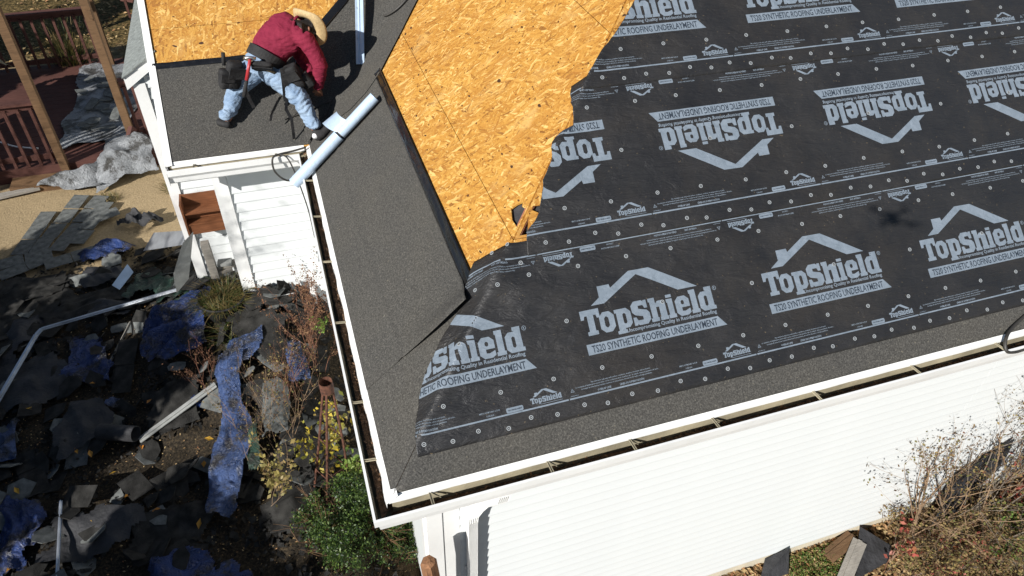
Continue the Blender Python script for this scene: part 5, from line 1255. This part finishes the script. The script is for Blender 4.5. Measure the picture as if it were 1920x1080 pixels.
# trim pieces on the pile
bar('trim_piece', 'thin white trim lying along the torn shingles under the siding', 'trim', [(-.64, 3.82, -1.76), (-.36, 3.86, -1.78)], .022, .006, 'white', 'white trim scraps')
plate('trim_piece', 'white bent trim strip hanging off the right edge of the siding', 'trim', [(-.20, 3.96, -1.35), (-.165, 3.95, -1.35), (-.20, 3.86, -1.98), (-.27, 3.86, -1.98)], .004, 'white', group='white trim scraps')
# ------------------------------------------------------------------ deck and pergola
deck = empty('wooden_deck', (-4.0, 8.1, -2.42), 0, 'dark red-brown timber deck with tarps on it at the upper left', 'deck'); c = Vector(deck.location)
for i in range(24):
    y_ = 8.05 + i * .145; MB().box(Vector((-6.5, y_, -2.235)) - c, Vector((-1.9, y_ + .138, -2.20)) - c).build('deck_plank', MAT['decor'], deck)
MB().box(Vector((-6.5, 8.02, -2.42)) - c, Vector((-1.9, 8.045, -2.20)) - c).build('rim_board', MAT['decor'], deck)
MB().box(Vector((-3.9, 7.72, -2.42)) - c, Vector((-3.05, 8.0, -2.31)) - c).build('step', MAT['post'], deck)
def railing(x0, y0, x1, y1, label, n, h=.92):
    t = empty('deck_railing', (x0, y0, -2.2), 0, label, 'railing', 'railings round the deck'); c = Vector(t.location); a = Vector((x0, y0, 0)); b = Vector((x1, y1, 0))
    MB().beam(a + Vector((0, 0, -2.2 + h)) - c, b + Vector((0, 0, -2.2 + h)) - c, .14, .035).build('rail_cap', MAT['decor'], t)
    MB().beam(a + Vector((0, 0, -2.26 + h)) - c, b + Vector((0, 0, -2.26 + h)) - c, .035, .08).build('top_rail', MAT['decor'], t)
    MB().beam(a + Vector((0, 0, -2.08)) - c, b + Vector((0, 0, -2.08)) - c, .035, .08).build('bottom_rail', MAT['decor'], t)
    me = None
    for i in range(n):
        p = a.lerp(b, (i + .5) / n)
        if me is None: mb = MB(); mb.box((-.019, -.019, 0), (.019, .019, h - .08)); me = mesh('baluster', mb.v, mb.f)
        o = link('baluster', me, MAT['decor'], t); o.location = p + Vector((0, -.03, -2.19)) - c
railing(-6.2, 8.06, -3.27, 8.08, 'red-brown deck railing nearest the sand, left of the front pergola post', 19)
railing(-2.28, 8.45, -1.86, 8.50, 'short red-brown railing between the leaning pergola post and the house', 4)
railing(-5.0, 11.35, -2.95, 11.45, 'red-brown railing along the far side of the deck', 13)
railing(-2.5, 12.0, -1.9, 11.6, 'fragment of dark railing at the top edge beside the grey shingles', 4)
per = empty('pergola', (-2.8, 9, -2.42), 0, 'weathered brown timber pergola over the deck, posts cut by the top of the view', 'pergola'); c = Vector(per.location)
for (x, y) in ((-3.22, 8.0), (-2.33, 8.38), (-2.85, 11.3), (-6.3, 8.0), (-6.3, 11.3)): MB().box(Vector((x - .05, y - .05, -2.42)) - c, Vector((x + .05, y + .05, .42)) - c).build('post', MAT['post'], per)
MB().beam(Vector((-6.5, 7.96, .30)) - c, Vector((-1.95, 8.30, .30)) - c, .045, .15).build('beam', MAT['post'], per)
MB().beam(Vector((-6.5, 11.3, .30)) - c, Vector((-1.95, 11.3, .30)) - c, .045, .15).build('beam', MAT['post'], per)
MB().beam(Vector((-2.30, 8.30, -.30)) - c, Vector((-2.80, 11.3, -.30)) - c, .04, .12).build('beam', MAT['post'], per)
MB().beam(Vector((-6.4, 9.6, .38)) - c, Vector((-2.0, 9.7, .38)) - c, .04, .14).build('beam', MAT['post'], per)
MB().beam(Vector((-2.50, 7.95, -2.33)) - c, Vector((-2.28, 8.36, -1.95)) - c, .06, .12).build('brace', MAT['decor'], per)
drape('covered_grill', 'lumpy black plastic cover over a grill on the shaded deck', 'grill', [(-4.9, 8.6), (-4.1, 8.7), (-4.0, 10.4), (-4.8, 10.5)], .45, 'black', 30, None, 1.1, 50, 60, zfun=ZD, base=.45, rag=.15)
# white cord-like hose in the shade
cord('garden_hose', 'pale thin hose curving over the shaded deck at the left edge', [(-4.5, 8.7, -2.15), (-4.2, 8.75, -2.1), (-3.9, 8.6, -2.15), (-3.6, 8.5, -2.17)], .012, mat='white', cat='hose')

# ------------------------------------------------------------------ plants
def shrub(name, label, x, y, z, rx, ry, rz_, mat, seed, n=4200, size=.014, cat='bush', group=None, stems=26):
    r = random.Random(seed); t = empty(name, (x, y, z), 0, label, cat, group); mb = MB(); tips = []
    for i in range(stems):
        a = r.uniform(0, 2 * PI); branchy(mb, r, Vector((0, 0, 0)), Vector((math.cos(a) * rx * 1.4, math.sin(a) * ry * 1.4, rz_)), rz_ * .55, .010, 2, tips)
    mb.build('stems', MAT['post'], t)
    pts = []
    clumps = [Vector((r.gauss(0, .55) * rx, r.gauss(0, .55) * ry, rz_ * r.uniform(.2, 1.08))) for _ in range(60)]
    for _ in range(n):
        c_ = r.choice(clumps); p = c_ + Vector((r.gauss(0, .10) * rx, r.gauss(0, .10) * ry, r.gauss(0, .10) * rz_))
        if (p.x / rx) ** 2 + (p.y / ry) ** 2 + ((p.z - rz_ * .45) / (rz_ * .62)) ** 2 < 1.15 + .3 * nz(p.x * 6, p.y * 6, p.z * 6): pts.append(p)
    V, F = leafcards(r, pts, 3, size * 1.6, size, .45); link('foliage', mesh('foliage', V, F), mat, t); return t
box = mat_leaf('boxwood_leaves', [(.008, .020, .005), (.02, .045, .010), (.05, .09, .016), (.11, .16, .035)], .45, .2)
shrub('boxwood_bush', 'dense dark green bush below the left end of the front gutter', -.30, 1.28, -2.52, .46, .40, .62, box, 41, 7000, .013)
shrub('boxwood_bush', 'smaller green bush lobe right of the dense one under the gutter corner', .10, 1.22, -2.80, .24, .30, .55, box, 42, 2600, .013)
dry = mat_leaf('dry_leaves', [(.045, .026, .014), (.10, .055, .026), (.17, .11, .05), (.26, .19, .07), (.09, .10, .025), (.15, .05, .03)], .75, .2)
redl = mat_leaf('reddish_seed_leaves', [(.07, .03, .018), (.15, .07, .035), (.24, .14, .07)], .75, .2)
yel = mat_leaf('yellow_vine_leaves', [(.45, .33, .03), (.5, .4, .06), (.2, .22, .04), (.34, .22, .08)], .55, .35)
stemm = simple('pale_dry_stem', (.22, .145, .085), .85, 0, .3); stemr = simple('reddish_dry_stem', (.19, .085, .05), .85, 0, .3); stemg = simple('grey_twig', (.16, .13, .10), .85, 0, .3)
def weeds(name, label, x, y, z, n, h, lean, mat, stem, seed, per=2, size=.010, spread=.25, rad=.0028, depth=2, cat='weeds', group=None, sp2=.5, lsp=.02, upb=.3):
    r = random.Random(seed); t = empty(name, (x, y, z), 0, label, cat, group); mb = MB(); tips = []
    for i in range(n):
        p = Vector((r.gauss(0, .5) * spread, r.gauss(0, .5) * spread, 0)); d = Vector((lean[0] + r.uniform(-.35, .35), lean[1] + r.uniform(-.35, .35), 1))
        branchy(mb, r, p, d, h * r.uniform(.4, .75), rad * r.uniform(.8, 1.4), depth, tips, 4, upb, sp2)
    mb.build('stems', stem, t)
    V, F = leafcards(r, tips, per, lsp, size, .6); link('leaves', mesh('leaves', V, F), mat, t); return t
weeds('dry_weeds', 'tall reddish dry weed stalk rising beside the left gutter', -.34, 3.10, -2.2, 9, .95, (.05, .05), redl, stemr, 51, 5, .011, .10, .003, 2, group='dry weeds in the heap')
weeds('dry_weeds', 'reddish seed heads over the shingle pile at the end of the siding', -.33, 3.55, -2.05, 6, .60, (0, .2), redl, stemr, 52, 6, .010, .07, .003, 2, group='dry weeds in the heap')
weeds('dry_weeds', 'tangle of tan dry weeds right of the hanging pale blue tarp', -.85, 2.35, -2.35, 16, .75, (.1, -.1), dry, stemm, 53, 1, .010, .28, .003, 2, group='dry weeds in the heap', sp2=.8)
weeds('dry_weeds', 'thin red twigs in front of the big blue tarp', -1.35, 3.15, -2.2, 7, .42, (-.1, .1), redl, stemr, 54, 1, .008, .15, .0022, 2, group='dry weeds in the heap')
weeds('dry_weeds', 'tan dry weeds between the rounded mound and the rusty trellis', -.60, 2.75, -2.3, 14, .70, (0, 0), dry, stemr, 55, 2, .010, .22, .0028, 2, group='dry weeds in the heap', sp2=.7)
weeds('vine', 'yellow leaved vine climbing the rusty trellis', -.30, 2.15, -2.45, 7, .62, (.05, .05), yel, stemm, 56, 1, .030, .20, .003, 2, cat='vine', lsp=.05)
weeds('vine', 'small green leaved vine shoot at the bottom right of the trellis', -.12, 1.75, -2.5, 6, .4, (.05, .1), mat_leaf('fresh_leaves', [(.10, .18, .03), (.2, .25, .05)]), stemm, 57, 2, .024, .12, .003, 2, cat='vine', lsp=.04)
weeds('dry_weeds', 'loose branch with drying leaves hanging left of the green bush', -.86, 1.75, -2.3, 5, .55, (.2, -.1), mat_leaf('olive_leaves', [(.16, .14, .04), (.25, .2, .06), (.3, .2, .1)]), stemm, 58, 2, .022, .12, .0028, 2, group='dry weeds in the heap', lsp=.04)
weeds('dry_weeds', 'small green sprout by the gutter beside the reddish stalk', -.20, 3.45, -2.05, 5, .25, (0, 0), mat_leaf('lime_leaves', [(.12, .2, .03), (.2, .3, .05)]), stemm, 59, 5, .012, .07, .002, 1, group='dry weeds in the heap')
# rusty trellis: three rods and hoops
tre = empty('garden_trellis', (-.45, 1.8, -2.46), 0, 'rusty iron obelisk trellis leaning under the left gutter', 'trellis'); c = Vector(tre.location)
top = Vector((-.25, 2.05, -1.32)); bs = [Vector((-.55, 1.82, -2.46)), Vector((-.45, 1.66, -2.46)), Vector((-.22, 1.80, -2.5)), Vector((-.40, 2.0, -2.4))]
for b in bs:
    tp = top + (b - Vector((-.42, 1.82, -2.46))) * .22; tp.z = top.z
    MB().tube([b - c, b.lerp(tp, .5) - c + rv(r, .01), tp - c], [.011, .011, .011], 6).build('rod', MAT['rust'], tre)
for hgt in (.25, .55, .8): 
    q_ = [b.lerp(top + (b - Vector((-.42, 1.82, -2.46))) * .22, hgt) for b in bs]
    MB().tube([p - c for p in (q_[0], q_[1], q_[2], q_[3], q_[0])], .006, 5).build('hoop', MAT['rust'], tre)
MB().tube([top - c + Vector((0, 0, -.05)), top - c + Vector((0, 0, .02)), top - c + Vector((.0, .0, .07))], [.058, .060, .056], 14, False).build('top_ring', MAT['rust'], tre, True)
# log post at the front corner
o = MB().tube([Vector((0, 0, -2.0)), Vector((.012, 0, -.3)), Vector((.0, .008, -.05)), Vector((-.008, .0, -.01)), Vector((-.012, .004, .0))], [.062, .056, .054, .044, .02], 7).build('log_post', mat_wood('split_log', (.20, .10, .05), .75, .85, (26, 26, 3))); o.location = (.176, .05, -.86); o.rotation_euler = (0, 0, .4)
meta(o, 'split orange-brown log post standing below the front gutter corner', 'log')
# right side: dry shrubs that cast their shadow on the white wall
SHG = 'dry shrubs along the white front wall'
RS = [(4.95, .04, 9, 1.35, 61, 'sparse dry shrub nearest the middle of the white wall'), (5.45, -.02, 11, 1.8, 62, 'second dry shrub from the left, against the white wall beside the black sheet'), (6.05, .0, 12, 2.3, 63, 'tall dry shrub with red leaves, third along the wall'),
      (6.65, .02, 12, 2.7, 64, 'tallest dry shrub at the right edge, reaching towards the gutter'), (7.2, -.1, 12, 2.7, 65, 'dry shrub at the far right beyond the tallest one'), (5.7, -.55, 22, .75, 66, 'low tangled brown shrub in front of the taller ones'),
      (6.3, -.60, 24, .95, 67, 'dense tan tangle in the bottom right corner'), (5.15, -.42, 18, .55, 68, 'low brown and red leaved tangle left of the bottom right corner'), (6.9, -.7, 22, 1.1, 69, 'outer tangle at the right edge of the view'), (4.72, -.15, 9, .5, 70, 'small dry plant at the foot of the wall left of the shrubs')]
for x, y, n, h, sd, lab in RS:
    weeds('dry_shrub', lab, x, y, -3.22, n, h, (-.05, -.05), dry, stemm if sd % 2 else stemg, sd, 2, .014 if h < 1.2 else .014, .30, .0032 if h < 1.2 else .009, 3, 'shrub', SHG, .75, .035)
tan = mat_leaf('tan_brush_leaves', [(.05, .03, .015), (.13, .085, .035), (.21, .15, .06), (.28, .2, .09), (.10, .11, .03)], .75, .2)
for i, (x, y, rx_, h_, lab) in enumerate([(5.55, -.30, .42, .55, 'leafy tan brush mound before the black sheet'), (6.1, -.42, .5, .75, 'larger tan brush mound in the lower right, second along'), (6.75, -.35, .5, 1.0, 'tallest tan brush mound at the right edge'), (5.05, -.35, .34, .35, 'low leafy tan mound at the left end of the brush'), (5.9, -.85, .5, .5, 'tan brush mound at the bottom right edge')]):
    shrub('tan_brush', lab, x, y, -3.24, rx_, .34, h_, tan, 81 + i, 1900, .017, 'bush', 'tan brush mounds by the front wall', 14)
redbig = mat_leaf('red_leaves', [(.34, .05, .04), (.4, .12, .09), (.3, .12, .05)], .5, .3)
weeds('dry_shrub', 'small shrub with large red and pink leaves at the bottom edge', 4.95, -.25, -3.2, 8, .42, (0, 0), redbig, stemr, 71, 1, .030, .28, .003, 2, 'shrub', SHG, .7, .05)
weeds('dry_shrub', 'red leaved twig poking up before the black sheet', 6.0, .0, -3.1, 4, .9, (-.1, 0), redbig, stemr, 72, 1, .022, .08, .003, 2, 'shrub', SHG, .5, .03)
weeds('dry_shrub', 'fresh green sprouts among the brown tangle', 5.75, -.50, -3.15, 14, .5, (0, 0), mat_leaf('sprout_leaves', [(.07, .15, .02), (.16, .24, .04)]), stemm, 73, 3, .018, .35, .0028, 2, 'shrub', SHG, .6, .03)
gc = mat_leaf('ground_cover_leaves', [(.03, .10, .015), (.08, .17, .03), (.2, .22, .05), (.12, .14, .04)], .55, .3)
rr = random.Random(91); pts = [Vector((rr.uniform(3.6, 4.2), rr.uniform(-.35, .24), -3.19 + rr.uniform(0, .07) * (1 + nz(_ * .01, 2)))) for _ in range(2600)]
V, F = leafcards(rr, pts, 2, .02, .011, .4); meta(link('ground_cover', mesh('ground_cover', V, F), gc), kind='stuff')
lit = mat_leaf('fallen_leaves', [(.07, .04, .02), (.18, .10, .04), (.33, .22, .10), (.42, .32, .16), (.3, .12, .05)], .8, .1)
V = []; F = []
def leaf_at(x, y, s_):
    n_ = (ground_n(x, y) + rv(rr, .45)).normalized(); a = n_.orthogonal().normalized(); a = Quaternion(n_, rr.uniform(0, 6)) @ a; b = n_.cross(a); p = Vector((x, y, zg(x, y) + .012 + rr.uniform(0, .03))); k = len(V)
    V.extend([p - a * s_, p - b * s_ * .5 + n_ * s_ * .25, p + a * s_, p + b * s_ * .5 + n_ * s_ * .25]); F.append((k, k + 1, k + 2, k + 3))
for _ in range(16000): leaf_at(rr.uniform(.6, 8.5), .29 - abs(rr.gauss(0, .7)), rr.uniform(.012, .034))
for _ in range(4000): leaf_at(rr.uniform(-3.6, .4), rr.uniform(.6, 5.6), rr.uniform(.004, .014))
for _ in range(1500): leaf_at(rr.uniform(-5, -1.5), rr.uniform(10.5, 16), rr.uniform(.02, .05))
meta(link('leaf_litter', mesh('leaf_litter', V, F), lit), kind='stuff')
V = []; F = []
for _ in range(26): leaf_at(rr.uniform(-3.2, -.5), rr.uniform(1.7, 4.2), rr.uniform(.03, .05)); V[-1] += Vector((0, 0, .05)); V[-2] += Vector((0, 0, .05)); V[-3] += Vector((0, 0, .05)); V[-4] += Vector((0, 0, .05))
meta(link('yellow_leaves', mesh('yellow_leaves', V, F), mat_leaf('orange_yellow_leaves', [(.5, .3, .03), (.5, .2, .04)])), kind='stuff')
# boards and felt at the foot of the front wall
plate('felt_scrap', 'pointed black felt scrap left of the green ground cover', 'felt', [(3.28, .10, -3.17), (3.60, .10, -3.15), (3.66, .26, -2.98), (3.44, .28, -3.10)], .006, 'blackr', group='black felt scraps by the front wall')
plate('felt_scrap', 'black felt scrap right of the grey plank', 'felt', [(4.18, -.15, -3.15), (4.60, -.10, -3.12), (4.72, .02, -3.10), (4.50, .26, -3.02)], .006, 'blackr', group='black felt scraps by the front wall')
plate('felt_sheet', 'big black felt sheet leaning against the white wall among the shrubs', 'felt', [(5.10, .0, -2.98), (5.48, .06, -2.95), (5.92, .20, -2.38), (5.90, .24, -2.12), (5.60, .22, -2.30), (5.32, .17, -2.42)], .006, 'blackr', group='black felt scraps by the front wall')
o = bar('grey_plank', 'weathered grey plank lying at the bottom edge below the white wall', 'plank', [(3.80, -.30, -3.12), (4.42, .14, -3.06)], .13, .022, 'greyw')
o = bar('grey_plank', 'dark board lying beside the weathered grey plank', 'plank', [(4.05, .12, -3.13), (4.42, .22, -3.10)], .14, .02, 'post')
